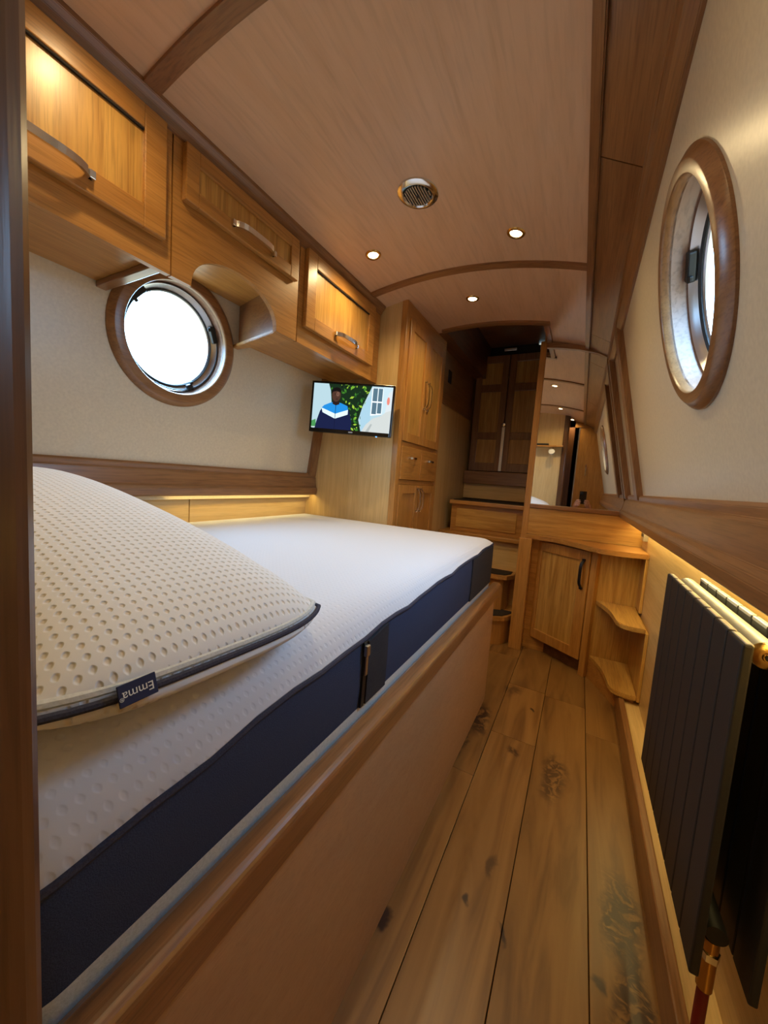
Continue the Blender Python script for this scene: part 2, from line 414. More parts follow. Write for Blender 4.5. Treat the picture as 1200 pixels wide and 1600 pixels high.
# --- ceiling: cambered panels between battens
def cz(x): return 2.003 - 0.26 * (x + 0.66) ** 2
def ceil_panel(x0, x1, y0, y1, parent, mat='ceil', dz=0.0, th=0.02, name='ceiling_panel'):
    n = max(2, int((x1 - x0) / 0.04)); bm = bmesh.new()
    pts = [(x0 + (x1 - x0) * i / n, cz(x0 + (x1 - x0) * i / n) + dz) for i in range(n + 1)]
    pts += [(x, z + th) for x, z in pts[::-1]]
    add_prism(bm, pts, y0, y1, lambda p, q, s: (p, s, q))
    return from_bm(name, bm, mat, parent)
ceiling = ceil_panel(-1.5, 0.16, Y0 - 2.0, 2.26, None, 'dark_Y', 0.03, 0.05, 'ceiling'); struct(ceiling)
BAT = [0.57, 1.65]
ceil_panel(-1.3, -0.055, Y0 - 2.0, BAT[0], ceiling); ceil_panel(-1.3, -0.055, BAT[0], BAT[1], ceiling); ceil_panel(-1.3, -0.055, BAT[1], 2.27, ceiling)
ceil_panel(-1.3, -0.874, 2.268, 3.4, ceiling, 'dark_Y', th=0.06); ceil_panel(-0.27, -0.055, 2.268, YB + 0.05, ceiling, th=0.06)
for k, yb in enumerate(BAT):
    o = ceil_panel(-1.25, -0.055, yb - 0.02, yb + 0.02, None, 'trim_X', -0.009, 0.0095, 'trim_%d' % (k + 1)); struct(o)
# hatch over the steps: opening frame, raised sides, sliding lid
hat = thing('trim_3', (-0.56, 2.26, 1.95), kind='structure')
ceil_panel(-0.87, -0.25, 2.225, 2.262, hat, 'trim_X', -0.012, 0.03, 'opening_batten')
box('opening_side', -0.285, -0.255, 2.262, YB, cz(-0.27) - 0.012, 2.3, 'trim_Y', hat, 0.003)
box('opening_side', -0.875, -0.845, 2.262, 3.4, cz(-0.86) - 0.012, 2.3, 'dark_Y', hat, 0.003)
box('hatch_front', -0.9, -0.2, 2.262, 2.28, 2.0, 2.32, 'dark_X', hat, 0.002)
box('hatch_lid', -1.05, -0.1, 2.26, 3.46, 2.27, 2.31, 'trim_X', hat, 0.003)
box('hatch_runner', -0.42, -0.25, 3.27, 3.30, 2.178, 2.212, 'steel', hat, 0.004)
box('hatch_catch', -0.70, -0.60, 3.262, 3.275, 2.185, 2.205, 'chrome', hat, 0.003)

# --- cove on the right between ceiling and wall
cove = [(-0.062, cz(-0.062) - 0.004), (0.08, 1.825)]
def cove_panel(y0, y1):
    (xa, za), (xb, zb) = cove
    return prism('cove_panel', [(xa, za), (xb, zb), (xb + 0.012, zb + 0.016), (xa + 0.012, za + 0.016)], y0, y1, 'trim_Y', cv, 'Y')
cv = prism('trim_4', [(-0.074, cz(-0.074) - 0.016), (-0.05, cz(-0.05) - 0.018), (-0.045, cz(-0.05) + 0.01), (-0.074, cz(-0.074) + 0.01)], Y0 - 2, YB, 'trim_Y', None, 'Y', 0.003); struct(cv)
cove_panel(Y0 - 2, 1.118); cove_panel(1.122, 2.3); cove_panel(2.304, YB + 0.05)
o = prism('trim_5', [(0.06, 1.856), (0.045, 1.848), (0.05, 1.835), (0.058, 1.83), (0.05, 1.822), (0.058, 1.80), (0.078, 1.783), (0.09, 1.785), (0.16, 1.80), (0.10, 1.86)], Y0 - 2, YB, 'trim_Y', None, 'Y', 0.0015); struct(o)

# --- hull sides above the gunwale, each with a porthole opening
def hull_side(name, M, u0, u1, v0, v1, holes):
    bm = bmesh.new()
    hs = sorted(holes); cuts = [u0] + [(a + b) / 2 for a, b in zip(hs[:-1], hs[1:])] + [u1]
    for d, inv in ((0.0, False), (-0.072, True)):
        for k, h in enumerate(hs): plate_with_hole(bm, cuts[k], cuts[k + 1], v0, v1, h, 0, PR_IN + 0.012, lambda u, v, d=d: M @ Vector((u, v, d)))
    # tunnel between both skins
    n = 64; rr_ = PR_IN + 0.012
    for h in hs:
        A = [bm.verts.new(M @ Vector((h + rr_ * math.cos(2 * PI * i / n), rr_ * math.sin(2 * PI * i / n), 0))) for i in range(n)]
        B = [bm.verts.new(M @ Vector((h + rr_ * math.cos(2 * PI * i / n), rr_ * math.sin(2 * PI * i / n), -0.072))) for i in range(n)]
        for i in range(n): bm.faces.new((A[i], A[(i + 1) % n], B[(i + 1) % n], B[i]))
    o = from_bm(name, bm, 'cream'); return struct(o)
# left: local x = -Y? resolve the sign from the frame
sL = 1 if FL.col[0][1] > 0 else -1
sR = 1 if FR.col[0][1] > 0 else -1
def uspan(s, c, a, b):
    u = [s * (a - c), s * (b - c)]; return min(u), max(u)
uL = uspan(sL, PH_L[0], Y0 - 2, 3.46); uR = uspan(sR, PH_R[0], Y0 - 2, 3.46)
wl = hull_side('wall_left', FL, uL[0], uL[1], (0.90 - PH_L[1]) / math.cos(LEAN_L), (2.05 - PH_L[1]) / math.cos(LEAN_L), [0])
wr = hull_side('wall_right', FR, uR[0], uR[1], (0.90 - PH_R[1]) / math.cos(LEAN_R), (1.98 - PH_R[1]) / math.cos(LEAN_R), [0])
# below the gunwale
lw = struct(box('wall_left_lower', -1.57, -1.53, Y0 - 2, 3.46, -0.05, 0.95, 'veneer_Y', None, 0))
LWX = 0.335
rw = struct(box('wall_right_lower', LWX, LWX + 0.06, Y0 - 2, 3.46, -0.05, 0.95, 'veneer_Y', None, 0))
for a, b in ((0.075, 1.02), (1.024, 1.80)):
    box('plank', -1.53, -1.522, a, b, 0.6, 0.925, 'veneer_Y', lw, 0.002)

# gunwale boards
prof_r = [(0.30, 1.0), (0.246, 1.052), (0.232, 1.054), (0.226, 1.046), (0.228, 1.030), (0.223, 1.022), (0.214, 0.968), (0.206, 0.958), (0.203, 0.946), (0.207, 0.922), (0.214, 0.916), (0.222, 0.916), (0.224, 0.936), (0.345, 0.936), (0.345, 1.0)]
gr = prism('trim_6', prof_r, Y0, YB, 'trim_Y', None, 'Y', 0.0015); struct(gr)
prof_l = [(-1.50, 1.0), (-1.472, 1.048), (-1.458, 1.048), (-1.452, 1.040), (-1.456, 1.026), (-1.450, 1.020), (-1.446, 0.968), (-1.437, 0.960), (-1.434, 0.950), (-1.438, 0.924), (-1.446, 0.918), (-1.453, 0.918), (-1.455, 0.938), (-1.54, 0.938), (-1.54, 1.0)]
gl_ = prism('trim_7', prof_l, 0.07, 1.80, 'trim_Y', None, 'Y', 0.0015); struct(gl_)
# upright boards framing the cream panels
def upright(name, ya, yb, z0, z1, side, proud):
    w_ = wall_l if side == 'L' else wall_r; s = 1 if side == 'L' else -1
    bm = bmesh.new()
    pts = [(w_(z0) - s * 0.01, z0), (w_(z0) + s * proud, z0), (w_(z1) + s * proud, z1), (w_(z1) - s * 0.01, z1)]
    add_prism(bm, pts, ya, yb, lambda p, q, s_: (p, s_, q))
    bmesh.ops.bevel(bm, geom=list(bm.edges), offset=0.003, segments=2, affect='EDGES')
    return struct(from_bm(name, bm, 'trim_Z'))
upright('trim_8', 1.735, 1.80, 1.03, 1.6, 'L', 0.022)
upright('trim_9', 1.99, 2.10, 1.03, 1.815, 'R', 0.024)
upright('trim_10', 2.45, YB, 1.03, 1.80, 'R', 0.028)

# --- bulkhead behind the camera, seen in the mirror
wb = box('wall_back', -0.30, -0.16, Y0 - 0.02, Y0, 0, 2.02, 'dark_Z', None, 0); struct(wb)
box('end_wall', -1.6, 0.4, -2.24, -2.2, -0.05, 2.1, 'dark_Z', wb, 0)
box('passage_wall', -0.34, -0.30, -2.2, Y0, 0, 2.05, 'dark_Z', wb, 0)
box('head_lining', -0.30, 0.12, Y0 - 0.02, Y0, 1.86, 2.04, 'oak_X', wb, 0.002)
# bedhead partition whose rounded edge stands beside the camera
PX = -0.212
par = thing('wall_partition', (-0.85, 0.04, 0), kind='structure')
box('partition_panel', -1.56, PX - 0.02, 0.014, 0.060, 0, 2.03, 'veneer_Z', par, 0)
bm = bmesh.new(); pts = []
for i in range(13):
    a = -PI / 2 + PI * i / 12
    pts.append((PX - 0.016 + 0.016 * math.cos(a) , 0.042 + 0.032 * math.sin(a)))
pts += [(PX - 0.06, 0.074), (PX - 0.06, 0.010)]
add_prism(bm, pts, 0, 2.02, lambda p, q, s: (p, q, s)); from_bm('edge_post', bm, 'post_wood', par)

# door standing behind the camera
d3 = thing('door_3', (0.05, Y0 - 0.03, 0), kind='structure')
box('door_leaf', -0.10, 0.34, Y0 - 0.045, Y0 - 0.01, 0.01, 1.86, 'oak_Z', d3, 0.004)
box('door_edge', -0.112, -0.10, Y0 - 0.045, Y0 - 0.008, 0.01, 1.86, 'steel', d3, 0.002)
bow_handle('handle', fr((0.01, Y0 - 0.01, 1.33), (0, 0, 1), (1, 0, 0), (0, 1, 0)), 0.13, 0.028, 0.012, 'chrome', d3)

# ================================================================== portholes
def porthole(name, M, proud, deep, PR_OUT=PR_OUT):
    t_ = thing(name, M @ Vector((0, -PR_OUT, 0)), kind='structure')
    R = [(PR_IN, -0.002), (PR_IN, proud - 0.006), (PR_IN + 0.002, proud - 0.0015), (PR_IN + 0.004, proud), (PR_OUT - 0.019, proud), (PR_OUT - 0.0165, proud - 0.0008), (PR_OUT - 0.0015, proud * 0.36), (PR_OUT, proud * 0.25), (PR_OUT, -0.002)]
    lathe('surround', R, M, 'trim_Y', t_, 72, True)
    lathe('liner', [(PR_IN, 0.002), (PR_IN, -deep), (PR_IN + 0.010, -deep), (PR_IN + 0.010, 0.0)], M, 'liner', t_, 72, True)
    g = PR_IN - 0.032
    lathe('window_frame', [(PR_IN - 0.001, -deep - 0.003), (PR_IN - 0.001, -deep + 0.022), (PR_IN - 0.008, -deep + 0.030), (PR_IN - 0.014, -deep + 0.022), (g + 0.006, -deep + 0.012), (g, -deep + 0.004), (g, -deep - 0.005), (PR_IN + 0.03, -deep - 0.005), (PR_IN + 0.03, -deep - 0.003)], M, 'steel', t_, 72, True)
    lathe('rubber_seal', [(g + 0.008, -deep + 0.0125), (g + 0.004, -deep + 0.0165), (g + 0.0005, -deep + 0.0115), (g + 0.004, -deep + 0.008)], M, 'black', t_, 72, True)
    bm = bmesh.new(); add_lathe(bm, [(0, -deep - 0.001), (g + 0.003, -deep - 0.001)], M, 72); from_bm('glass_pane', bm, 'glass', t_)
    for ang, big in ((142, 1), (25, 1), (-62, 0)):
        a = math.radians(ang); T = M @ Matrix.Rotation(a, 4, 'Z') @ Matrix.Translation((g + 0.014, 0, -deep + 0.026))
        L = 0.032 if big else 0.012
        c_ = box('clip', -0.010, 0.012, -L, L, -0.006, 0.010, 'black', t_, 0.003, T)
        box('catch', -0.018, -0.006, L * 0.5, L * 0.5 + 0.012, 0.0, 0.008, 'black', c_, 0.002, T)
    arc = [M @ Vector(((PR_IN - 0.012) * math.cos(math.radians(a)), (PR_IN - 0.012) * math.sin(math.radians(a)), -deep + 0.036)) for a in range(-110, 20, 6)]
    nrm = (M.to_3x3() @ Vector((0, 0, 1)))
    tube('hinge_wire', arc, 0.0022, 'black', t_, 6, up=nrm)
    return t_
porthole('window_1', FL, 0.020, 0.060)
porthole('window_2', FR, 0.019, 0.063, 0.236)

# ================================================================== overhead cabinets
CX = -1.06
CABZ0, CABZ1 = 1.565, 1.95
def face(y, z, x=CX): return fr((x, y, z), (0, 1, 0), (0, 0, 1), (1, 0, 0))
def over_cab(label, ya, yb, dya, dyb, dz0, dz1, arch=False, hspan=None, hz=None):
    c = thing('overhead_cabinet', (-1.22, (ya + yb) / 2, CABZ0), label, 'cabinet', 'overhead cabinets along the porthole wall')
    t_ = 0.018
    if not arch:
        box('bottom_board', -1.390, CX - 0.018, ya, yb, CABZ0 + 0.030, CABZ0 + 0.044, 'oak_Y', c, 0.001)
        if ya < 0.5: box('ledge_strip', -1.392, CX - 0.018, yb - 0.032, yb - 0.002, CABZ0 + 0.012, CABZ0 + 0.030, 'trim_X', c, 0.003)
        prism('fascia', [(ya, CABZ0), (yb, CABZ0), (yb, CABZ1), (ya, CABZ1)], CX - 0.018, CX, 'oak_Y', c, 'X')
    else:
        a0, a1 = 0.702, 1.040; cy_ = (a0 + a1) / 2; ra = (a1 - a0) / 2
        pts = [(ya, CABZ0), (a0, CABZ0)] + [(cy_ - ra * math.cos(PI * i / 24), CABZ0 + 0.118 * math.sin(PI * i / 24) ** 0.85) for i in range(1, 24)] + [(a1, CABZ0), (yb, CABZ0), (yb, CABZ1), (ya, CABZ1)]
        bm = bmesh.new(); add_prism(bm, pts, CX - 0.018, CX, lambda p, q, s: (s, p, q)); 
        from_bm('fascia', bm, 'oak_Y', c)
        box('recess_top', -1.366, CX - 0.018, ya, yb, 1.735, 1.75, 'oak_Y', c, 0.001)
        box('recess_side', -1.366, CX - 0.018, ya, ya + 0.014, CABZ0 + 0.034, 1.75, 'trim_X', c, 0.002)
        prism('recess_side', [(CX - 0.018, 1.050), (CX - 0.018, 1.066), (-1.366, 1.142), (-1.366, 1.126)], CABZ0 + 0.008, 1.735, 'trim_X', c, 'Z')
        prism('bottom_board', [(CX - 0.018, 1.046), (CX - 0.018, yb), (-1.394, yb), (-1.394, 1.118)], CABZ0 + 0.0, CABZ0 + 0.012, 'oak_Y', c, 'Z', 0.002)
        
    d = panel_door('door', face(dya, dz0, CX + 0.001), dyb - dya, dz1 - dz0, ('oak_Y', 'panel_Z'), c, 0.055 if not arch else 0.04, 0.020)
    # shadow gap under the top rail of the door
    box('groove', dya + 0.052, dyb - 0.052, 0, 0.004, 0, 0.006, 'gap', d, 0, Matrix(((0, 0, 1, CX + 0.0125), (1, 0, 0, 0), (0, 1, 0, dz1 - (0.055 if not arch else 0.04) - 0.0045), (0, 0, 0, 1)))) if not arch else None
    h0, h1 = hspan
    bow_handle('handle', fr((CX + 0.021, (h0 + h1) / 2, hz), (0, 1, 0), (0, 0, 1), (1, 0, 0)), h1 - h0, 0.028, 0.017, 'chrome', d, 0.007)
    return c
over_cab('oak overhead cabinet beside the partition with long pale panel door', 0.075, 0.64, 0.085, 0.615, 1.637, 1.922, False, (0.25, 0.445), 1.675)
over_cab('shallow oak overhead cabinet with arched fascia above the porthole', 0.644, 1.145, 0.668, 1.12, 1.775, 1.922, True, (0.82, 0.99), 1.803)
over_cab('oak overhead cabinet above the television with pale panel door', 1.149, 1.793, 1.175, 1.706, 1.632, 1.930, False, (1.37, 1.54), 1.674)
o = prism('trim_11', [(-1.062, 1.925), (-1.052, 1.928), (-1.044, 1.945), (-1.03, 1.955), (-1.03, 1.985), (-1.10, 1.985), (-1.10, 1.94), (-1.062, 1.94)], 0.075, 1.79, 'trim_Y', None, 'Y', 0.0015); struct(o)

# ================================================================== tall cabinet at the foot of the bed
TX = -0.90; TY0, TY1 = 1.80, 2.42
tc_ = thing('tall_cabinet', (-1.2, 2.1, 0), 'tall oak cabinet with paired doors and two small drawers at bed foot', 'cabinet')
box('side_panel', -1.56, TX - 0.030, TY0, TY0 + 0.018, 0, 2.0, 'veneer_Z', tc_, 0.001)
box('corner_stile', TX - 0.034, TX, TY0 - 0.004, TY0 + 0.036, 0, cz(TX) - 0.001, 'oak_Z', tc_, 0.003)
box('back_stile', TX - 0.034, TX, TY1 - 0.03, TY1, 0, cz(TX) - 0.001, 'oak_Z', tc_, 0.002)
for z0, z1 in ((1.912, cz(TX) - 0.002), (1.24, 1.262), (1.022, 1.048), (0.05, 0.10)):
    box('rail', TX - 0.03, TX - 0.002, TY0 + 0.036, TY1 - 0.03, z0, z1, 'oak_Y', tc_, 0.001)
box('carcass', -1.45, TX - 0.03, TY0 + 0.018, TY1, 0.0, 1.94, 'dark_Z', tc_, 0)
ym = (TY0 + 0.036 + TY1 - 0.03) / 2
cols = [(TY0 + 0.038, ym - 0.0015), (ym + 0.0015, TY1 - 0.032)]
for k, (a, b) in enumerate(cols):
    d = panel_door('door', face(a, 1.264, TX - 0.012), b - a, 0.645, ('oak_Z', 'panel_Z'), tc_, 0.05)
    hy = (b - 0.022) if k == 0 else (a + 0.022)
    bow_handle('handle', fr((TX + 0.008, hy, 1.56), (0, 0, 1), (0, 1, 0), (1, 0, 0)), 0.16, 0.026, 0.010, 'chrome', d)
    dr = box('drawer', TX - 0.012, TX + 0.008, a, b, 1.050, 1.238, 'oak_Y', tc_, 0.0025)
    bow_handle('handle', fr((TX + 0.008, (a + b) / 2, 1.175), (0, 1, 0), (0, 0, 1), (1, 0, 0)), 0.085, 0.022, 0.012, 'chrome', dr)
    d = panel_door('door', face(a, 0.102, TX - 0.012), b - a, 0.918, ('oak_Z', 'oak_Z'), tc_, 0.05)
    bow_handle('handle', fr((TX + 0.008, hy, 0.93), (0, 0, 1), (0, 1, 0), (1, 0, 0)), 0.14, 0.026, 0.010, 'chrome', d)

# ================================================================== companionway: side lining, steps and twin doors
sl = box('wall_stair_left', -1.0, -0.955, TY1, 3.42, 0, 2.3, 'veneer_Z', None, 0.001); struct(sl)
box('upper_board', -0.957, -0.945, TY1, 3.30, 1.62, 2.28, 'trim_Y', sl, 0.002)
box('vent', -0.947, -0.940, 2.62, 2.69, 1.78, 1.87, 'black', sl, 0.002)
sr = box('wall_stair_right', -0.305, -0.285, YB + 0.03, 3.42, 0, 2.3, 'oak_Y', None, 0.001); struct(sr)
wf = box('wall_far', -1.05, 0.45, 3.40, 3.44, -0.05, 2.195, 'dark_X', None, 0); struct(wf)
box('upper_lining', -0.935, -0.45, 3.40, 3.44, 2.195, 2.33, 'black', wf, 0)
box('upper_lining', -0.45, 0.45, 3.40, 3.44, 2.195, 2.258, 'black', wf, 0)

st = thing('boarding_steps', (-0.6, 2.9, 0), 'oak boarding steps with dark treads climbing to the twin doors', 'steps')
def step_poly(name, pts, z0, z1, mat, parent): return prism(name, pts, z0, z1, mat, parent, 'Z', 0.002)
s1 = step_poly('riser', [(-0.80, 2.44), (-0.435, 2.44), (-0.375, 2.475), (-0.315, 2.60), (-0.315, 2.8), (-0.80, 2.8)], 0.0, 0.165, 'oak_Z', st)
step_poly('tread', [(-0.80, 2.425), (-0.430, 2.425), (-0.362, 2.462), (-0.306, 2.58), (-0.306, 2.8), (-0.80, 2.8)], 0.166, 0.196, 'oak_X', st)
step_poly('tread_mat', [(-0.79, 2.44), (-0.437, 2.44), (-0.377, 2.475), (-0.322, 2.59), (-0.322, 2.60), (-0.79, 2.60)], 0.196, 0.202, 'carpet', st)
step_poly('riser', [(-0.85, 2.56), (-0.46, 2.56), (-0.41, 2.58), (-0.385, 2.64), (-0.385, 2.8), (-0.85, 2.8)], 0.198, 0.420, 'oak_Z', st)
step_poly('tread', [(-0.85, 2.53), (-0.44, 2.53), (-0.385, 2.55), (-0.350, 2.62), (-0.350, 2.8), (-0.85, 2.8)], 0.421, 0.450, 'oak_X', st)
step_poly('tread_mat', [(-0.84, 2.55), (-0.45, 2.55), (-0.40, 2.565), (-0.37, 2.625), (-0.37, 2.70), (-0.84, 2.70)], 0.450, 0.456, 'carpet', st)
box('riser', -0.95, -0.306, 2.74, 2.76, 0.198, 0.655, 'veneer_X', st, 0.001)
box('tread', -0.95, -0.306, 2.70, 3.0, 0.656, 0.684, 'oak_X', st, 0.004)
box('step_front', -0.89, -0.345, 2.80, 2.82, 0.685, 0.89, 'oak_X', st, 0.002)
box('inset_panel', -0.845, -0.395, 2.793, 2.799, 0.715, 0.860, 'panel_X', st, 0.002)
box('tread', -0.90, -0.338, 2.765, 3.38, 0.892, 0.922, 'oak_X', st, 0.004)
box('tread_mat', -0.88, -0.345, 2.80, 3.2, 0.922, 0.928, 'carpet', st, 0.001)
box('back_board', -0.95, -0.306, 3.29, 3.31, 0.93, 1.06, 'veneer_X', st, 0.001)
box('sill', -0.95, -0.306, 3.255, 3.398, 1.06, 1.172, 'trim_X', st, 0.004)

def far_door(name, x0, x1, knob):
    d = thing(name, ((x0 + x1) / 2, 3.32, 1.176), kind='structure')
    z0, z1 = 1.178, 2.165; f = 0.052
    bm = bmesh.new()
    add_box(bm, x0, x0 + f, 3.30, 3.335, z0, z1, 0.003); add_box(bm, x1 - f, x1, 3.30, 3.335, z0, z1, 0.003)
    rails = [(z0, 1.25), (1.455, 1.515), (1.862, 1.925), (2.105, z1)]
    for a, b in rails: add_box(bm, x0 + f - 0.0005, x1 - f + 0.0005, 3.30, 3.335, a, b, 0.003)
    fr_ = from_bm('door_frame', bm, 'trim_Z', d)
    for (a, b), (c, e) in zip(rails[:-1], rails[1:]):
        box('panel', x0 + f - 0.004, x1 - f + 0.004, 3.312, 3.325, b - 0.004, c + 0.004, 'panel_Z', d, 0.001)
    return d
dA = far_door('door_1', -0.925, -0.652, 0); dB = far_door('door_2', -0.645, -0.315, 1)
box('meeting_strip', -0.662, -0.636, 3.29, 3.299, 1.18, 1.56, 'steel', dB, 0.002)
lathe('knob', [(0, 0.03), (0.014, 0.028), (0.018, 0.018), (0.010, 0.008), (0.008, 0)], fr((-0.648, 3.295, 1.575), (1, 0, 0), (0, 0, 1), (0, -1, 0)), 'chrome', dB, 20)
lathe('knob', [(0, 0.016), (0.008, 0.014), (0.009, 0.0)], fr((-0.648, 3.298, 1.98), (1, 0, 0), (0, 0, 1), (0, -1, 0)), 'chrome', dB, 16)

# ================================================================== mirror bulkhead and mirror
bk = box('wall_bulkhead', -0.285, 0.40, YB + 0.018, YB + 0.05, 0, 2.02, 'oak_X', None, 0); struct(bk)
box('edge_post', -0.322, -0.285, YB, YB + 0.055, 0, cz(-0.3) - 0.002, 'oak_Z', bk, 0.003)
mz0, mz1 = 0.955, 1.878
def mxr(z): return wall_r(z) - 0.030
mi = thing('wall_mirror', (-0.05, YB + 0.01, mz0), 'tall frameless-sided mirror above the corner cupboard beside the steps', 'mirror')
mi['label'] = 'tall wood-edged mirror on the bulkhead above the corner cupboard'
prism('mirror_glass', [(-0.286, mz0), (mxr(mz0), mz0), (mxr(1.80), 1.80), (0.045, 1.838), (0.0, 1.866), (-0.1, 1.895), (-0.2, 1.914), (-0.286, 1.925)], YB + 0.008, YB + 0.014, 'mirror', mi, 'Y')
box('bottom_strip', -0.286, mxr(mz0), YB - 0.008, YB + 0.016, mz0 - 0.026, mz0, 'trim_X', mi, 0.003)
prism('top_strip', [(-0.286, 1.925), (-0.2, 1.914), (-0.1, 1.895), (0.0, 1.866), (0.045, 1.838), (0.06, 1.83), (0.09, 1.86), (0.02, 1.91), (-0.1, cz(-0.1)), (-0.286, cz(-0.286))], YB - 0.006, YB + 0.016, 'trim_X', mi, 'Y', 0.002)
box('splashback', -0.285, LWX, YB + 0.004, YB + 0.017, 0.76, 0.927, 'panel_X', bk, 0.001)

# ================================================================== corner cupboard with curved shelves
cc = thing('corner_cupboard', (0.02, 2.45, 0), 'oak corner cupboard with angled panel door and curved open shelves', 'cupboard')
def bez(p0, p1, p2, p3, n=10):
    return [tuple((1 - s) ** 3 * a + 3 * (1 - s) ** 2 * s * b + 3 * (1 - s) * s * s * c + s ** 3 * d for a, b, c, d in zip(p0, p1, p2, p3)) for s in [i / n for i in range(n + 1)]]
WT = [(-0.285, YB), (-0.285, 2.475), (-0.20, 2.478)] + bez((-0.13, 2.465), (-0.05, 2.42), (0.02, 2.33), (0.075, 2.265), 8) + bez((0.10, 2.24), (0.13, 2.225), (0.2, 2.225), (0.25, 2.235), 6) + [(LWX, 2.25), (LWX, YB)]
prism('worktop', WT, 0.734, 0.760, 'oak_X', cc, 'Z', 0.004)
dv = Vector((0.36, -0.245, 0)).normalized(); dn = Vector((dv.y, -dv.x, 0))    # door width direction and outward normal
d0 = Vector((-0.222, 2.585, 0.0)); dw = 0.40
MD = fr(tuple(d0 + Vector((0, 0, 0.085))), dv, (0, 0, 1), dn)
d = panel_door('door', MD, dw - 0.02, 0.635, ('oak_Z', 'panel_Z'), cc, 0.06, 0.022)
bow_handle('handle', MD @ Matrix.Translation((dw - 0.052, 0.50, 0.020)) @ Matrix.Rotation(PI / 2, 4, 'Z'), 0.165, 0.030, 0.016, 'gunmetal', d)
ME = fr(tuple(d0), dv, (0, 0, 1), dn)
box('plinth', -0.03, dw + 0.01, 0, 0.08, -0.05, -0.03, 'dark_X', cc, 0.001, ME)
box('top_rail', -0.03, dw + 0.01, 0.72, 0.734, -0.03, 0.0, 'oak_X', cc, 0.001, ME)
box('left_post', -0.322, -0.245, YB - 0.06, YB + 0.018, 0, 0.735, 'oak_Z', cc, 0.003)
box('right_post', dw - 0.016, dw + 0.02, 0, 0.734, -0.03, 0.016, 'oak_Z', cc, 0.003, ME)
pe = ME @ Vector((dw + 0.01, 0, -0.01))
# inner side of the open shelves
prism('shelf_side', [(pe.x, pe.y), (pe.x + 0.014, pe.y - 0.006), (LWX, pe.y + 0.02), (LWX, pe.y + 0.04), (pe.x, pe.y + 0.02)], 0.06, 0.734, 'panel_Z', cc, 'Z')
box('shelf_back', LWX - 0.014, LWX - 0.001, 2.0, pe.y + 0.02, 0.105, 0.430, 'panel_Z', cc, 0.001)
box('shelf_back', LWX - 0.014, LWX - 0.001, 2.255, pe.y + 0.02, 0.452, 0.734, 'panel_Z', cc, 0.001)
def shelf(z, name='shelf'):
    P = [(pe.x + 0.012, pe.y - 0.003)] + bez((pe.x + 0.016, pe.y - 0.02), (pe.x + 0.055, pe.y - 0.10), (0.195, 2.20), (0.205, 2.10), 8) + bez((0.210, 2.05), (0.216, 2.01), (0.235, 1.995), (0.27, 1.995), 5) + [(LWX - 0.015, 1.995), (LWX - 0.015, pe.y + 0.006)]
    return prism(name, P, z - 0.022, z, 'panel_Y', cc, 'Z', 0.003)
shelf(0.452); shelf(0.130)
prism('shelf_plinth', [(pe.x + 0.02, pe.y - 0.02), (pe.x + 0.05, pe.y - 0.08), (0.215, 2.18), (0.235, 2.03), (LWX - 0.02, 2.02), (LWX - 0.02, pe.y)], 0.086, 0.108, 'oak_Y', cc, 'Z')
prism('toe_board', [(pe.x + 0.006, pe.y + 0.004), (0.252, 2.10), (0.252, 2.13), (pe.x + 0.02, pe.y + 0.03)], 0.0, 0.108, 'oak_Y', cc, 'Z')

# skirting box along the right hand side
sk = box('baseboard_right', 0.252, 0.275, Y0, 2.30, 0, 0.104, 'trim_Y', None, 0.004); struct(sk)
box('ledge', 0.270, LWX, Y0, 2.30, 0.0, 0.085, 'veneer_Y', sk, 0.001)

# socket above the worktop
so = thing('power_socket', (LWX, 2.41, 0.812), 'small steel power socket on the yellow-lit wall under the gunwale board', 'socket')
box('plate', LWX - 0.022, LWX, 2.37, 2.45, 0.812, 0.880, 'steel', so, 0.002)
for yy in (2.39, 2.43):
    box('outlet', LWX - 0.024, LWX - 0.0215, yy - 0.008, yy + 0.008, 0.835, 0.852, 'black', so, 0.001)

# ================================================================== bed
bed = thing('bed_base', (-0.9, 0.93, 0), 'fixed oak bed base with tan side panel and rounded top rail', 'bed')
box('side_panel', -0.335, -0.315, 0.068, 1.785, 0, 0.545, 'bedpanel', bed, 0.002)
box('end_panel', -0.96, -0.316, 1.765, 1.785, 0, 0.545, 'bedpanel', bed, 0.002)
box('base_board', -1.52, -0.335, 0.068, 1.785, 0.50, 0.556, 'pale_strip', bed, 0)
pr = [(-0.335, 0.528), (-0.300, 0.528), (-0.295, 0.534)] + [(-0.310 + 0.016 * math.cos(a), 0.573 + 0.016 * math.sin(a)) for a in [i * PI / 2 / 6 for i in range(7)]] + [(-0.326, 0.589), (-0.335, 0.582)]
prism('top_rail', pr, 0.068, 1.80, 'trim_Y', bed, 'Y')

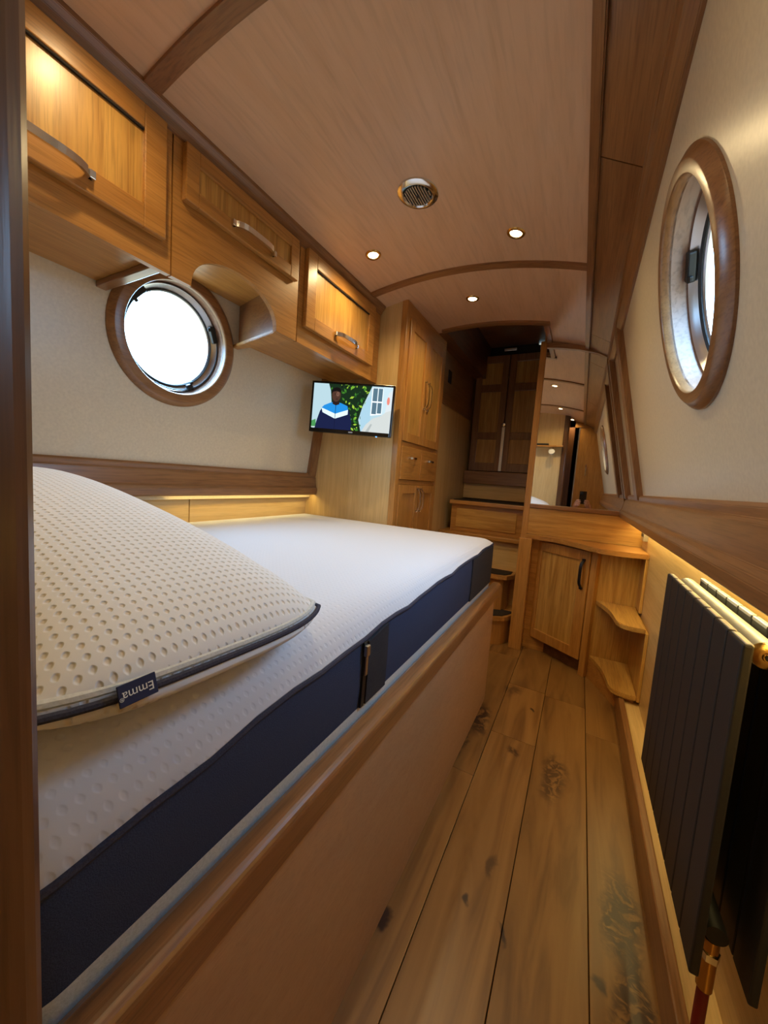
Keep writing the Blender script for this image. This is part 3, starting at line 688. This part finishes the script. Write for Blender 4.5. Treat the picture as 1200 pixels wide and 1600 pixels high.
MX0, MX1, MY0, MY1 = -1.515, -0.340, 0.072, 1.78
def rrect(ins, r, n=10):
    x0, x1, y0, y1 = MX0 + ins, MX1 - ins, MY0 + ins, MY1 - ins; r = max(r - ins, 0.01); out = []
    for cx_, cy_, a0 in ((x1 - r, y0 + r, -PI / 2), (x1 - r, y1 - r, 0), (x0 + r, y1 - r, PI / 2), (x0 + r, y0 + r, PI)):
        for i in range(n + 1):
            a = a0 + PI / 2 * i / n; out.append((cx_ + r * math.cos(a), cy_ + r * math.sin(a)))
    # subdivide the long straight edges
    res = []
    for i in range(len(out)):
        a, b = out[i], out[(i + 1) % len(out)]; L = math.dist(a, b); k = 24 if L > 0.2 else 1
        for j in range(k): res.append((a[0] + (b[0] - a[0]) * j / k, a[1] + (b[1] - a[1]) * j / k))
    return res
def zpip(x, y):
    s = min(max((y - 0.10) / 1.6, 0), 1)
    z = 0.700 + 0.082 * s ** 0.6 + 0.003 * math.sin(y * 21) + 0.002 * math.sin(y * 37 + 1)
    if x < -0.5: z = 0.775 * min(1, (-0.5 - x) * 4) + z * (1 - min(1, (-0.5 - x) * 4))
    return z
mt = thing('mattress', (-0.93, 0.93, 0.556), 'white-topped mattress with dark blue fabric sides on the bed base', 'mattress')
CR = 0.055
def band(name, loops, mat, parent, cap=False, uv=False):
    bm = bmesh.new(); R = [[bm.verts.new(p) for p in l] for l in loops]; n = len(R[0])
    for a, b in zip(R[:-1], R[1:]):
        for i in range(n): bm.faces.new((a[i], a[(i + 1) % n], b[(i + 1) % n], b[i]))
    if cap: bm.faces.new(R[-1])
    me = bpy.data.meshes.new(name); bmesh.ops.recalc_face_normals(bm, faces=bm.faces); bm.to_mesh(me); bm.free()
    if uv:
        u = me.uv_layers.new()
        for l in me.loops:
            v = me.vertices[l.vertex_index].co; u.data[l.index].uv = ((v.x + v.y) * 0.7071, (v.y - v.x + 0.6 * v.z) * 0.7071)
    return link(name, me, mat, parent, smooth=True)
base_l = rrect(0, CR)
band('bottom_cover', [[(x, y, 0.558) for x, y in rrect(0.01, CR)], [(x, y, 0.562) for x, y in base_l], [(x, y, 0.603) for x, y in rrect(-0.002, CR)]], 'pale_strip', mt)
side = band('side_cover', [[(x, y, 0.600) for x, y in rrect(-0.001, CR)], [(x, y, 0.64) for x, y in rrect(-0.004, CR)], [(x, y, zpip(x, y) - 0.03) for x, y in rrect(-0.004, CR)], [(x, y, zpip(x, y)) for x, y in rrect(0, CR)]], 'mat_blue', mt)
def lp(ins, f): return [(x, y, f(x, y)) for x, y in rrect(ins, CR)]
TOPZ = 0.806
band('top_cover', [lp(0.0, lambda x, y: zpip(x, y) - 0.001), lp(-0.002, lambda x, y: zpip(x, y) + 0.006)] +
     [lp(0.10 * (1 - math.cos(a)) * 0.9, lambda x, y, a=a: zpip(x, y) + (TOPZ - zpip(x, y)) * math.sin(a)) for a in [PI / 2 * i / 7 for i in range(1, 8)]] +
     [lp(0.20, lambda x, y: TOPZ + 0.002), lp(0.4, lambda x, y: TOPZ + 0.002)], 'mattress_knit', mt, True, True)
path = [(x, y, zpip(x, y)) for x, y in rrect(-0.002, CR)]
tube('edge_piping', path, 0.0045, 'piping', mt, 8, closed=True)
def side_patch(name, ya, yb, dz0, dz1, mat, parent, th=0.004):
    bm = bmesh.new(); n = 10; R = []
    for i in range(n + 1):
        y = ya + (yb - ya) * i / n; zt = zpip(MX1, y) - dz1; x = MX1 + 0.003
        R.append([bm.verts.new(p) for p in ((x, y, 0.603 + dz0), (x + th + 0.001, y, 0.604 + dz0), (x + th + 0.002, y, (0.6 + zt) / 2), (x + th + 0.001, y, zt - 0.001), (x, y, zt))])
    for a, b in zip(R[:-1], R[1:]):
        for j in range(4): bm.faces.new((a[j], a[j + 1], b[j + 1], b[j]))
    bm.faces.new(R[0]); bm.faces.new(R[-1][::-1])
    return from_bm(name, bm, mat, parent)
side_patch('carry_strap', 0.602, 0.684, 0, 0.006, 'mat_grey', mt)
side_patch('corner_strip', 1.372, 1.722, 0, 0.004, 'mat_grey', mt)
# zip with its puller
zp = side_patch('zip_tape', 0.585, 0.596, 0, 0.002, 'black', mt, 0.0035)
zx = MX1 + 0.010; zz = zpip(MX1, 0.59)
box('zip_slider', zx - 0.003, zx + 0.005, 0.584, 0.597, zz - 0.030, zz - 0.008, 'steel', zp, 0.002)
box('zip_puller', zx, zx + 0.003, 0.586, 0.594, zz - 0.068, zz - 0.026, 'steel', zp, 0.001)

# ------------------------------------------------------------------ pillow
def pillow():
    t_ = thing('pillow', (-0.75, 0.29, TOPZ), 'large white dimple-knit pillow with grey piping on the mattress', 'pillow')
    cx_, cy_, hx, hy = -0.752, 0.276, 0.430, 0.190
    N, K = 72, 44
    def outline(u, v):   # square to rounded cushion outline with slightly drawn-in sides
        x = cx_ + hx * u * math.sqrt(1 - 0.13 * v ** 4); y = cy_ + hy * v * math.sqrt(1 - 0.13 * u ** 6)
        return x, y
    def pipe_z(x, y):
        return TOPZ + 0.040 + 0.006 * math.sin(9 * y + 1) + 0.045 * max(0, min(1, (-0.45 - x) / 0.5))
    def T(u, v):
        e = (1 - abs(u) ** (3.6 if u > 0 else 6)) * (1 - abs(v) ** 3.2)
        return max(e, 0) ** 0.6
    def surf(u, v, top):
        x, y = outline(u, v); zb = pipe_z(x, y)
        s = max(0, min(1, (-0.36 - x) / 0.55)); s = s * s * (3 - 2 * s)
        hgt = 0.100 + 0.038 * s
        if top: return (x, y, zb + hgt * T(u, v))
        q = T(u, v); b = 0.014 * math.sin(PI * min(1, 2.2 * q))
        return (x + b * u ** 9, y + b * v ** 9, max(TOPZ + 0.0035, zb - 0.075 * q - (zb - TOPZ - 0.04) * q))
    for nm, top in (('top_cover', True), ('under_cover', False)):
        bm = bmesh.new(); G = []
        us = [math.sin(PI / 2 * (-1 + 2 * i / N)) for i in range(N + 1)]; vs_ = [math.sin(PI / 2 * (-1 + 2 * j / K)) for j in range(K + 1)]
        G = [[bm.verts.new(surf(u, v, top)) for v in vs_] for u in us]
        for i in range(N):
            for j in range(K): bm.faces.new((G[i][j], G[i + 1][j], G[i + 1][j + 1], G[i][j + 1]))
        me = bpy.data.meshes.new(nm); bmesh.ops.recalc_face_normals(bm, faces=bm.faces); bm.to_mesh(me); bm.free()
        u_ = me.uv_layers.new()
        for l in me.loops:
            v = me.vertices[l.vertex_index].co; a, b = v.x, v.y + 0.8 * (v.z - TOPZ) * (1 if top else -1) * (-1 if v.y < cy_ else 1) * 0
            u_.data[l.index].uv = ((a + b) * 0.7071, (b - a) * 0.7071)
        link(nm, me, 'pillow_knit', t_, smooth=True)
    ring = []
    for i in range(40): ring.append((-1 + 2 * i / 40, -1))
    for i in range(24): ring.append((1, -1 + 2 * i / 24))
    for i in range(40): ring.append((1 - 2 * i / 40, 1))
    for i in range(24): ring.append((-1, 1 - 2 * i / 24))
    def rp(u, v, off=0.003):
        # round the corners
        x, y = outline(u, v)
        return (x + off * u, y + off * v, pipe_z(x, y))
    tube('piping', [rp(u, v) for u, v in ring], 0.0036, 'piping', t_, 8, closed=True)
    tube('edge_band', [(x - 0.004 * (1 if x > cx_ else -1), y - 0.004 * (1 if y > cy_ else -1), z + 0.006) for x, y, z in [rp(u, v, 0) for u, v in ring]], 0.0048, 'pale_strip', t_, 8, closed=True)
    # navy label sewn into the right-hand seam
    x, y = outline(1, -0.62); z = pipe_z(x, y)
    up = Vector((-0.35, 0, 0.94)).normalized(); al = Vector((0, 1, 0)); n_ = al.cross(up)
    if n_.x < 0: n_ = -n_
    o_ = Vector((x + 0.0115, 0.170, z - 0.004))
    M = fr(o_, al, up, n_)
    tg = box('label_tag', -0.0155, 0.0155, 0, 0.018, -0.001, 0.001, 'navy', t_, 0.0005, M)
    cu = bpy.data.curves.new('lettering', 'FONT'); cu.body = 'Emma'; cu.size = 0.0105; cu.align_x = 'CENTER'; cu.extrude = 0.0001
    to = bpy.data.objects.new('tmp', cu); COL.objects.link(to)
    dg = bpy.context.evaluated_depsgraph_get(); me = bpy.data.meshes.new_from_object(to.evaluated_get(dg)); bpy.data.objects.remove(to)
    me.transform(M @ Matrix.Translation((0, 0.0118, 0.0013)) @ Matrix.Rotation(PI, 4, 'Z'))
    me.name = 'lettering'; me.materials.clear(); link('lettering', me, 'white', tg)
    cu = bpy.data.curves.new('mark', 'FONT'); cu.body = '\u00ae'; cu.size = 0.0045; cu.extrude = 0.0001
    to = bpy.data.objects.new('tmp', cu); COL.objects.link(to)
    dg = bpy.context.evaluated_depsgraph_get(); me = bpy.data.meshes.new_from_object(to.evaluated_get(dg)); bpy.data.objects.remove(to)
    me.transform(M @ Matrix.Translation((-0.0118, 0.008, 0.0013)) @ Matrix.Rotation(PI, 4, 'Z'))
    me.materials.clear(); link('lettering', me, 'white', tg)
    return t_
pillow()

# ================================================================== television on the bed-foot panel
tl, tr_ = Vector((-1.312, 1.55, 0)), Vector((-0.898, 1.70, 0))
ax = (tr_ - tl); TW = ax.length; ax.normalize(); tn = Vector((ax.y, -ax.x, 0)); TH = 0.262
tvM = fr(Vector((tl.x, tl.y, 1.272)), ax, (0, 0, 1), tn) @ Matrix.Rotation(math.radians(-1.6), 4, 'Z')
tv = thing('television', ((tl.x + tr_.x) / 2, (tl.y + tr_.y) / 2, 1.27), 'small flat television with black frame below the overhead cabinet', 'television')
bm = bmesh.new(); b_ = 0.010
add_box(bm, 0, TW, 0, TH, -0.030, -0.006, 0.004, 2, tvM)
for q in ((0, b_, 0, TH), (TW - b_, TW, 0, TH), (b_ - .001, TW - b_ + .001, 0, 0.020), (b_ - .001, TW - b_ + .001, TH - b_, TH)): add_box(bm, q[0], q[1], q[2], q[3], -0.008, 0.004, 0.0015, 2, tvM)
from_bm('casing', bm, 'gloss_black', tv)
box('wall_bracket', TW * 0.45, TW * 0.6, 0.08, 0.18, -0.06, -0.030, 'black', tv, 0.003, tvM)
ctr = tvM @ Vector((TW * 0.52, 0.13, -0.05))
tube('bracket_arm', [ctr, (ctr.x - 0.05, 1.75, ctr.z), (ctr.x - 0.05, 1.7995, ctr.z)], 0.012, 'black', tv, 8)
box('status_light', TW * 0.82, TW * 0.82 + 0.008, -0.003, 0.004, -0.004, 0.003, 'blue_led', tv, 0.001, tvM)
box('brand_mark', TW * 0.49, TW * 0.54, 0.007, 0.013, 0.0035, 0.0045, 'rad_silver', tv, 0, tvM)
# programme on the screen: flat picture, one mesh with a colour per shape
PIC = []
def shp(pts, c, k=1.0): PIC.append((pts, c, k))
def ell(cx_, cy_, rx, ry, n=20): return [(cx_ + rx * math.cos(2 * PI * i / n), cy_ + ry * math.sin(2 * PI * i / n)) for i in range(n)]
shp([(0, 0), (1, 0), (1, 1), (0, 1)], (172, 200, 210))
shp([(0.0, 0.0), (0.06, 0.05), (0.05, 0.2), (0, 0.16)], (70, 140, 80))
shp([(0.19, 1), (0.22, 0.85), (0.24, 0.6), (0.3, 0.4), (0.42, 0.0), (0.64, 0.0), (0.60, 0.25), (0.64, 0.55), (0.70, 0.82), (0.74, 1)], (24, 44, 26))
rr = random.Random(3)
for i in range(90):
    y = rr.random(); x = (0.22 + 0.48 * rr.random()) if y > 0.6 else (0.44 + 0.2 * rr.random())
    s = 0.012 + 0.022 * rr.random(); a = rr.random() * PI; c = rr.choice([(60, 120, 40), (110, 165, 50), (150, 190, 60), (34, 80, 34), (18, 30, 20)])
    shp([(x + s * math.cos(a), y + 1.7 * s * math.sin(a)), (x - 0.5 * s * math.sin(a), y + 0.8 * s * math.cos(a)), (x - s * math.cos(a), y - 1.7 * s * math.sin(a)), (x + 0.5 * s * math.sin(a), y - 0.8 * s * math.cos(a))], c)
shp([(0.64, 0.0), (0.62, 0.4), (0.70, 0.75), (0.75, 0.80), (0.75, 0.0)], (160, 196, 214))
shp([(0.745, 0.36), (0.885, 0.40), (0.885, 0.97), (0.745, 0.97)], (232, 240, 244))
for q in ((0.757, 0.815, 0.68, 0.96), (0.825, 0.877, 0.68, 0.96), (0.757, 0.815, 0.40, 0.65), (0.825, 0.877, 0.42, 0.65)):
    shp([(q[0], q[2]), (q[1], q[2]), (q[1], q[3]), (q[0], q[3])], (84, 112, 128))
shp([(0.885, 0.3), (1, 0.3), (1, 1), (0.885, 1)], (190, 214, 224))
shp([(0.925, 0.46), (0.94, 0.62), (0.95, 0.86), (1.0, 0.95), (1.0, 0.4), (0.93, 0.4)], (206, 214, 218))
shp(ell(0.955, 0.70, 0.018, 0.085), (222, 130, 116))
shp([(0.65, 0.0), (0.70, 0.16), (0.78, 0.30), (0.88, 0.37), (0.94, 0.46), (1.0, 0.50), (1.0, 0.0)], (196, 202, 200))
shp([(0.70, 0.0), (0.76, 0.18), (0.78, 0.17), (0.74, 0.0)], (166, 174, 174))
shp([(0.045, 0.0), (0.07, 0.20), (0.10, 0.38), (0.14, 0.50), (0.22, 0.57), (0.30, 0.60), (0.38, 0.57), (0.455, 0.50), (0.49, 0.36), (0.515, 0.18), (0.515, 0.0)], (26, 32, 66))
shp([(0.12, 0.46), (0.15, 0.52), (0.23, 0.585), (0.30, 0.61), (0.37, 0.585), (0.45, 0.53), (0.46, 0.45), (0.30, 0.345)], (36, 134, 208))
shp([(0.12, 0.46), (0.30, 0.345), (0.46, 0.45), (0.46, 0.345), (0.30, 0.235), (0.135, 0.36)], (214, 236, 244))
shp([(0.297, 0.6), (0.303, 0.6), (0.303, 0.0), (0.297, 0.0)], (20, 24, 50))
shp([(0.255, 0.56), (0.265, 0.70), (0.335, 0.70), (0.345, 0.56), (0.30, 0.53)], (40, 27, 24))
shp(ell(0.297, 0.755, 0.057, 0.145), (74, 50, 40))
shp([(0.236, 0.78), (0.238, 0.86), (0.262, 0.915), (0.30, 0.93), (0.335, 0.915), (0.357, 0.86), (0.358, 0.78), (0.34, 0.83), (0.30, 0.85), (0.255, 0.83)], (22, 18, 18))
shp(ell(0.315, 0.78, 0.022, 0.05), (112, 80, 66))
shp([(0.275, 0.785), (0.292, 0.785), (0.292, 0.775), (0.275, 0.775)], (20, 14, 14))
shp([(0.305, 0.785), (0.322, 0.785), (0.322, 0.775), (0.305, 0.775)], (20, 14, 14))
shp([(0.29, 0.675), (0.322, 0.675), (0.318, 0.662), (0.294, 0.662)], (44, 24, 24))
shp([(0.0, 0.012), (0.05, 0.012), (0.05, 0.03), (0.0, 0.03)], (200, 206, 210))
SX0, SX1, SY0, SY1 = b_, TW - b_, 0.020, TH - b_
scr = box('screen', SX0, SX1, SY0, SY1, -0.007, 0.000, 'black', tv, 0, tvM)
me = bpy.data.meshes.new('picture'); vv, ff, mi_ = [], [], []; names = []
for k, (pts, c, s) in enumerate(PIC):
    nm = 'tv_%d_%d_%d' % c
    if nm not in MATS: emit(nm, rgb(*c), 0.85)
    if nm not in names: names.append(nm)
    z = 0.0004 + k * 0.00002; s0 = len(vv)
    for u, v in pts:
        u = min(max(u, 0), 1); v = min(max(v, 0), 1)
        vv.append(tvM @ Vector((SX0 + u * (SX1 - SX0), SY0 + v * (SY1 - SY0), z)))
    ff.append(list(range(s0, len(vv)))); mi_.append(names.index(nm))
me.from_pydata(vv, [], ff)
po = link('picture', me, names, scr)
for f, k in zip(me.polygons, mi_): f.material_index = k

# ================================================================== radiator
RX, RZ0, RZ1 = 0.222, 0.325, 0.853; RY0, RY1 = 0.685, 1.205
ra = thing('radiator', (0.27, 0.94, RZ0), 'tall matt black panel radiator with silver top rail on the wall', 'radiator')
n = 8; pw = (RY1 - RY0) / n
for k in range(n):
    a = RY0 + k * pw
    box('front_panel', RX, RX + 0.013, a + 0.0012, a + pw - 0.0012, RZ0, RZ1, 'rad_black', ra, 0.003)
    box('back_panel', RX + 0.068, RX + 0.080, a + 0.0012, a + pw - 0.0012, RZ0, RZ1, 'rad_black', ra, 0.003)
    box('panel_cap', RX + 0.003, RX + 0.0135, a + 0.004, a + pw - 0.004, RZ1 - 0.006, RZ1 + 0.001, 'rad_silver', ra, 0.002)
    box('panel_cap', RX + 0.067, RX + 0.077, a + 0.004, a + pw - 0.004, RZ1 - 0.006, RZ1 + 0.001, 'rad_silver', ra, 0.002)
for z in (RZ1 - 0.024, RZ0 + 0.035):
    tube('collector_tube', [(RX + 0.042, RY0 + 0.050, z), (RX + 0.042, RY1 - 0.006, z)], 0.020 if z > 0.6 else 0.015, 'rad_silver' if z > 0.6 else 'rad_black', ra, 20)
lathe('end_cap', [(0, 0.012), (0.006, 0.012), (0.007, 0.009), (0.013, 0.009), (0.019, 0.006), (0.0195, 0.0)], fr((RX + 0.042, RY0 + 0.050, RZ1 - 0.024), (1, 0, 0), (0, 0, 1), (0, -1, 0)), 'brass', ra, 24)
lathe('bleed_screw', [(0, 0.016), (0.004, 0.016), (0.005, 0.011)], fr((RX + 0.042, RY0 + 0.050, RZ1 - 0.024), (1, 0, 0), (0, 0, 1), (0, -1, 0)), 'gunmetal', ra, 6, smooth=False)
vx, vy = RX + 0.040, RY0 + 0.060
tube('valve', [(vx, vy, RZ0 + 0.02), (vx, vy, RZ0 - 0.015), (vx, vy, RZ0 - 0.07)], 0.011, 'brass', ra, 14, up=Vector((0, 1, 0)))
lathe('valve_nut', [(0, 0.012), (0.014, 0.012), (0.014, 0), (0, 0)], fr((vx, vy, RZ0 - 0.014), (1, 0, 0), (0, 1, 0), (0, 0, 1)), 'chrome', ra, 6, smooth=False)
tube('pipe', [(vx, vy, RZ0 - 0.065), (vx, vy, 0.08)], 0.0085, 'red', ra, 12, up=Vector((0, 1, 0)))
for yy in (RY0 + 0.1, RY1 - 0.1):
    box('wall_bracket', RX + 0.078, LWX, yy - 0.015, yy + 0.015, RZ1 - 0.10, RZ1 - 0.05, 'rad_black', ra, 0.001)
    box('wall_bracket', RX + 0.078, LWX, yy - 0.015, yy + 0.015, RZ0 + 0.05, RZ0 + 0.10, 'rad_black', ra, 0.001)

# ================================================================== ceiling fittings
def down_at(x, y):
    s = -0.52 * (x + 0.66); n_ = Vector((s, 0, -1)).normalized() if True else None
    n_ = Vector((-0.52 * (x + 0.66) * 1.0, 0, -1)).normalized()
    xx = Vector((0, 1, 0)); yy = n_.cross(xx)
    return fr((x, y, cz(x)), xx, yy, n_)
def spot(x, y, label, power=1.0):
    M = down_at(x, y)
    t_ = thing('ceiling_spotlight', M.translation, label, 'spotlight', 'round spotlights set into the ceiling')
    lathe('bezel', [(0.021, -0.004), (0.021, 0.002), (0.024, 0.005), (0.031, 0.004), (0.034, 0.0), (0.034, -0.004)], M, 'brass', t_, 32, True)
    bm = bmesh.new(); add_lathe(bm, [(0, 0.0035), (0.012, 0.0035), (0.0215, 0.002)], M, 24); from_bm('lens', bm, 'lamp_glow', t_, smooth=True)
    ld = bpy.data.lights.new('spot_beam', 'SPOT'); ld.energy = SPOT_W * power * 4; ld.color = WARM; ld.spot_size = math.radians(150); ld.spot_blend = 0.9; ld.shadow_soft_size = 0.02
    lo = bpy.data.objects.new('spot_beam', ld); COL.objects.link(lo); lo.parent = t_
    lo.matrix_parent_inverse = Matrix()
    lo.location = (0, 0, -0.012)
    return t_
SP = [(-0.885, 1.40, 'lit round ceiling spotlight near the overhead cabinet above the television'), (-0.31, 1.45, 'lit round ceiling spotlight past the speaker, towards the right hand hull'),
      (-0.60, 1.93, 'lit round ceiling spotlight between last ceiling batten and hatch opening'),
      (-0.86, 0.44, 'lit round ceiling spotlight near the overhead cabinet beside the partition'), (-0.31, 0.44, 'lit round ceiling spotlight above the photographer, seen in the mirror'),
      (-0.20, -0.14, 'lit round ceiling spotlight over the doorway, seen in the mirror')]
for x, y, l in SP: spot(x, y, l, 1.0 if y > 1 else ((0.55 if x < -0.5 else 0.7) if y > 0 else 0.4))
M = down_at(-0.585, 1.178)
sp = thing('ceiling_speaker', M.translation, 'round chrome ceiling speaker with ribbed dark grille', 'speaker')
lathe('bezel', [(0.047, 0.000), (0.047, 0.007), (0.051, 0.011), (0.060, 0.010), (0.068, 0.005), (0.070, -0.003), (0.05, -0.003)], M, 'chrome', sp, 48, True)
bm = bmesh.new(); add_lathe(bm, [(0, 0.004), (0.048, 0.002)], M, 36); from_bm('grille', bm, 'black', sp, smooth=True)
for k in range(-5, 6):
    w_ = math.sqrt(max(0.044 ** 2 - (k * 0.0085) ** 2, 0.0001)) - 0.001
    box('grille_bar', -w_, w_, k * 0.0085 - 0.0022, k * 0.0085 + 0.0022, 0.006, 0.011, 'speaker_bar', sp, 0.0008, M)
lathe('centre_boss', [(0, 0.012), (0.007, 0.011), (0.008, 0.005)], M, 'gunmetal', sp, 16)

# LED strips tucked under the gunwale boards
def strip(x, y0, y1, z, w, rot, watts, label):
    s = box('led_strip', x - 0.006, x + 0.006, y0, y1, z, z + 0.005, 'strip_glow', None, 0.001)
    tag(s, label, 'light strip')
    ld = bpy.data.lights.new('strip_beam', 'AREA'); ld.shape = 'RECTANGLE'; ld.size = 0.015; ld.size_y = y1 - y0; ld.energy = watts; ld.color = (1.0, 0.76, 0.27)
    lo = bpy.data.objects.new('strip_beam', ld); COL.objects.link(lo); lo.parent = s
    lo.location = (0, 0, -0.004); lo.rotation_euler = (0, rot, 0)
strip(0.300, 0.2, 2.50, 0.928, 0.02, math.radians(-38), STRIP_R_W, 'thin warm LED strip under the gunwale board above the radiator')
strip(-1.464, 0.9, 1.78, 0.931, 0.02, math.radians(-15), STRIP_L_W, 'thin warm LED strip under the gunwale board behind the mattress')

# ================================================================== things seen only in the mirror
sh = thing('bedhead_shelf', (-0.44, 0.12, 1.58), 'narrow wooden shelf on the bedhead partition, seen in the mirror', 'shelf')
box('shelf_board', -0.62, -0.26, 0.060, 0.15, 1.575, 1.592, 'oak_X', sh, 0.002)
bx_ = box('black_case', -0.60, -0.42, 0.07, 0.14, 1.592, 1.615, 'black', None, 0.004); tag(bx_, 'flat black case lying on the bedhead shelf', 'case')
la = thing('reading_lamp', (-0.37, 0.10, 1.50), 'small white reading lamp under the bedhead shelf', 'lamp')
tube('stem', [(-0.37, 0.10, 1.574), (-0.37, 0.11, 1.55), (-0.375, 0.125, 1.53)], 0.006, 'chrome', la, 8, up=Vector((1, 0, 0)))
LM = fr((-0.377, 0.13, 1.51), (1, 0, 0), (0, -0.5, 0.866), (0, 0.866, 0.5))
lathe('head', [(0.0, -0.03), (0.02, -0.028), (0.032, 0.0), (0.036, 0.02), (0.033, 0.02), (0.028, 0.0)], LM, 'white', la, 24)
bm = bmesh.new(); add_lathe(bm, [(0, 0.012), (0.033, 0.014)], LM, 20); from_bm('lens', bm, 'white', la)

# phone and the hands holding it
ph = thing('phone', (0.0, -0.02, 0.93), 'black smartphone held up in two hands, seen in the mirror', 'phone')
PM = fr((0.016, -0.010, 0.985), (1, 0, 0), (0, 0, 1), (0, 1, 0))
box('body', -0.038, 0.038, -0.080, 0.078, -0.008, 0.0, 'gloss_black', ph, 0.003, PM)
box('camera_bump', -0.030, 0.000, 0.040, 0.072, 0.0, 0.0018, 'gunmetal', ph, 0.0008, PM)
verts, edges, rad = [], [], []
def chain(pts, rs, root=None):
    prev = root
    for p_, r_ in zip(pts, rs):
        verts.append(p_); rad.append(r_); i = len(verts) - 1
        if prev is not None: edges.append((prev, i))
        prev = i
    return prev
for s in (-1, 1):
    ox = 0.016
    def P(x, y, z): return (ox + s * x, y, z)
    w0 = chain([P(0.14, -0.22, 0.66), P(0.11, -0.15, 0.76), P(0.085, -0.085, 0.845)], [0.038, 0.034, 0.026])
    palm = chain([P(0.070, -0.058, 0.882), P(0.062, -0.045, 0.912)], [0.030, 0.028], w0)
    for k in range(4):
        z = 0.950 - 0.020 * k
        chain([P(0.060, -0.028, z - 0.004), P(0.054, -0.004, z), P(0.038, 0.008, z + 0.001), P(0.020 + 0.004 * (k == 3) - 0.004 * (k == 1), 0.010, z + 0.002)], [0.0105, 0.0095, 0.0085, 0.0075], palm)
    chain([P(0.050, -0.040, 0.925), P(0.035, -0.034, 0.948), P(0.020, -0.030, 0.965)], [0.012, 0.010, 0.0085], palm)
me = bpy.data.meshes.new('person'); me.from_pydata(verts, edges, [])
pe_ = bpy.data.objects.new('person', me); COL.objects.link(pe_); me.materials.append(MATS['skin'])
tag(pe_, 'two hands with forearms holding up a black phone, seen in the mirror', 'person')
sk_ = pe_.modifiers.new('Skin', 'SKIN'); sk_.use_smooth_shade = True
for i, v in enumerate(me.skin_vertices[0].data):
    v.radius = (rad[i], rad[i]); v.use_root = i in (0, len(verts) // 2)
sb_ = pe_.modifiers.new('Subdivision', 'SUBSURF'); sb_.levels = 2; sb_.render_levels = 2
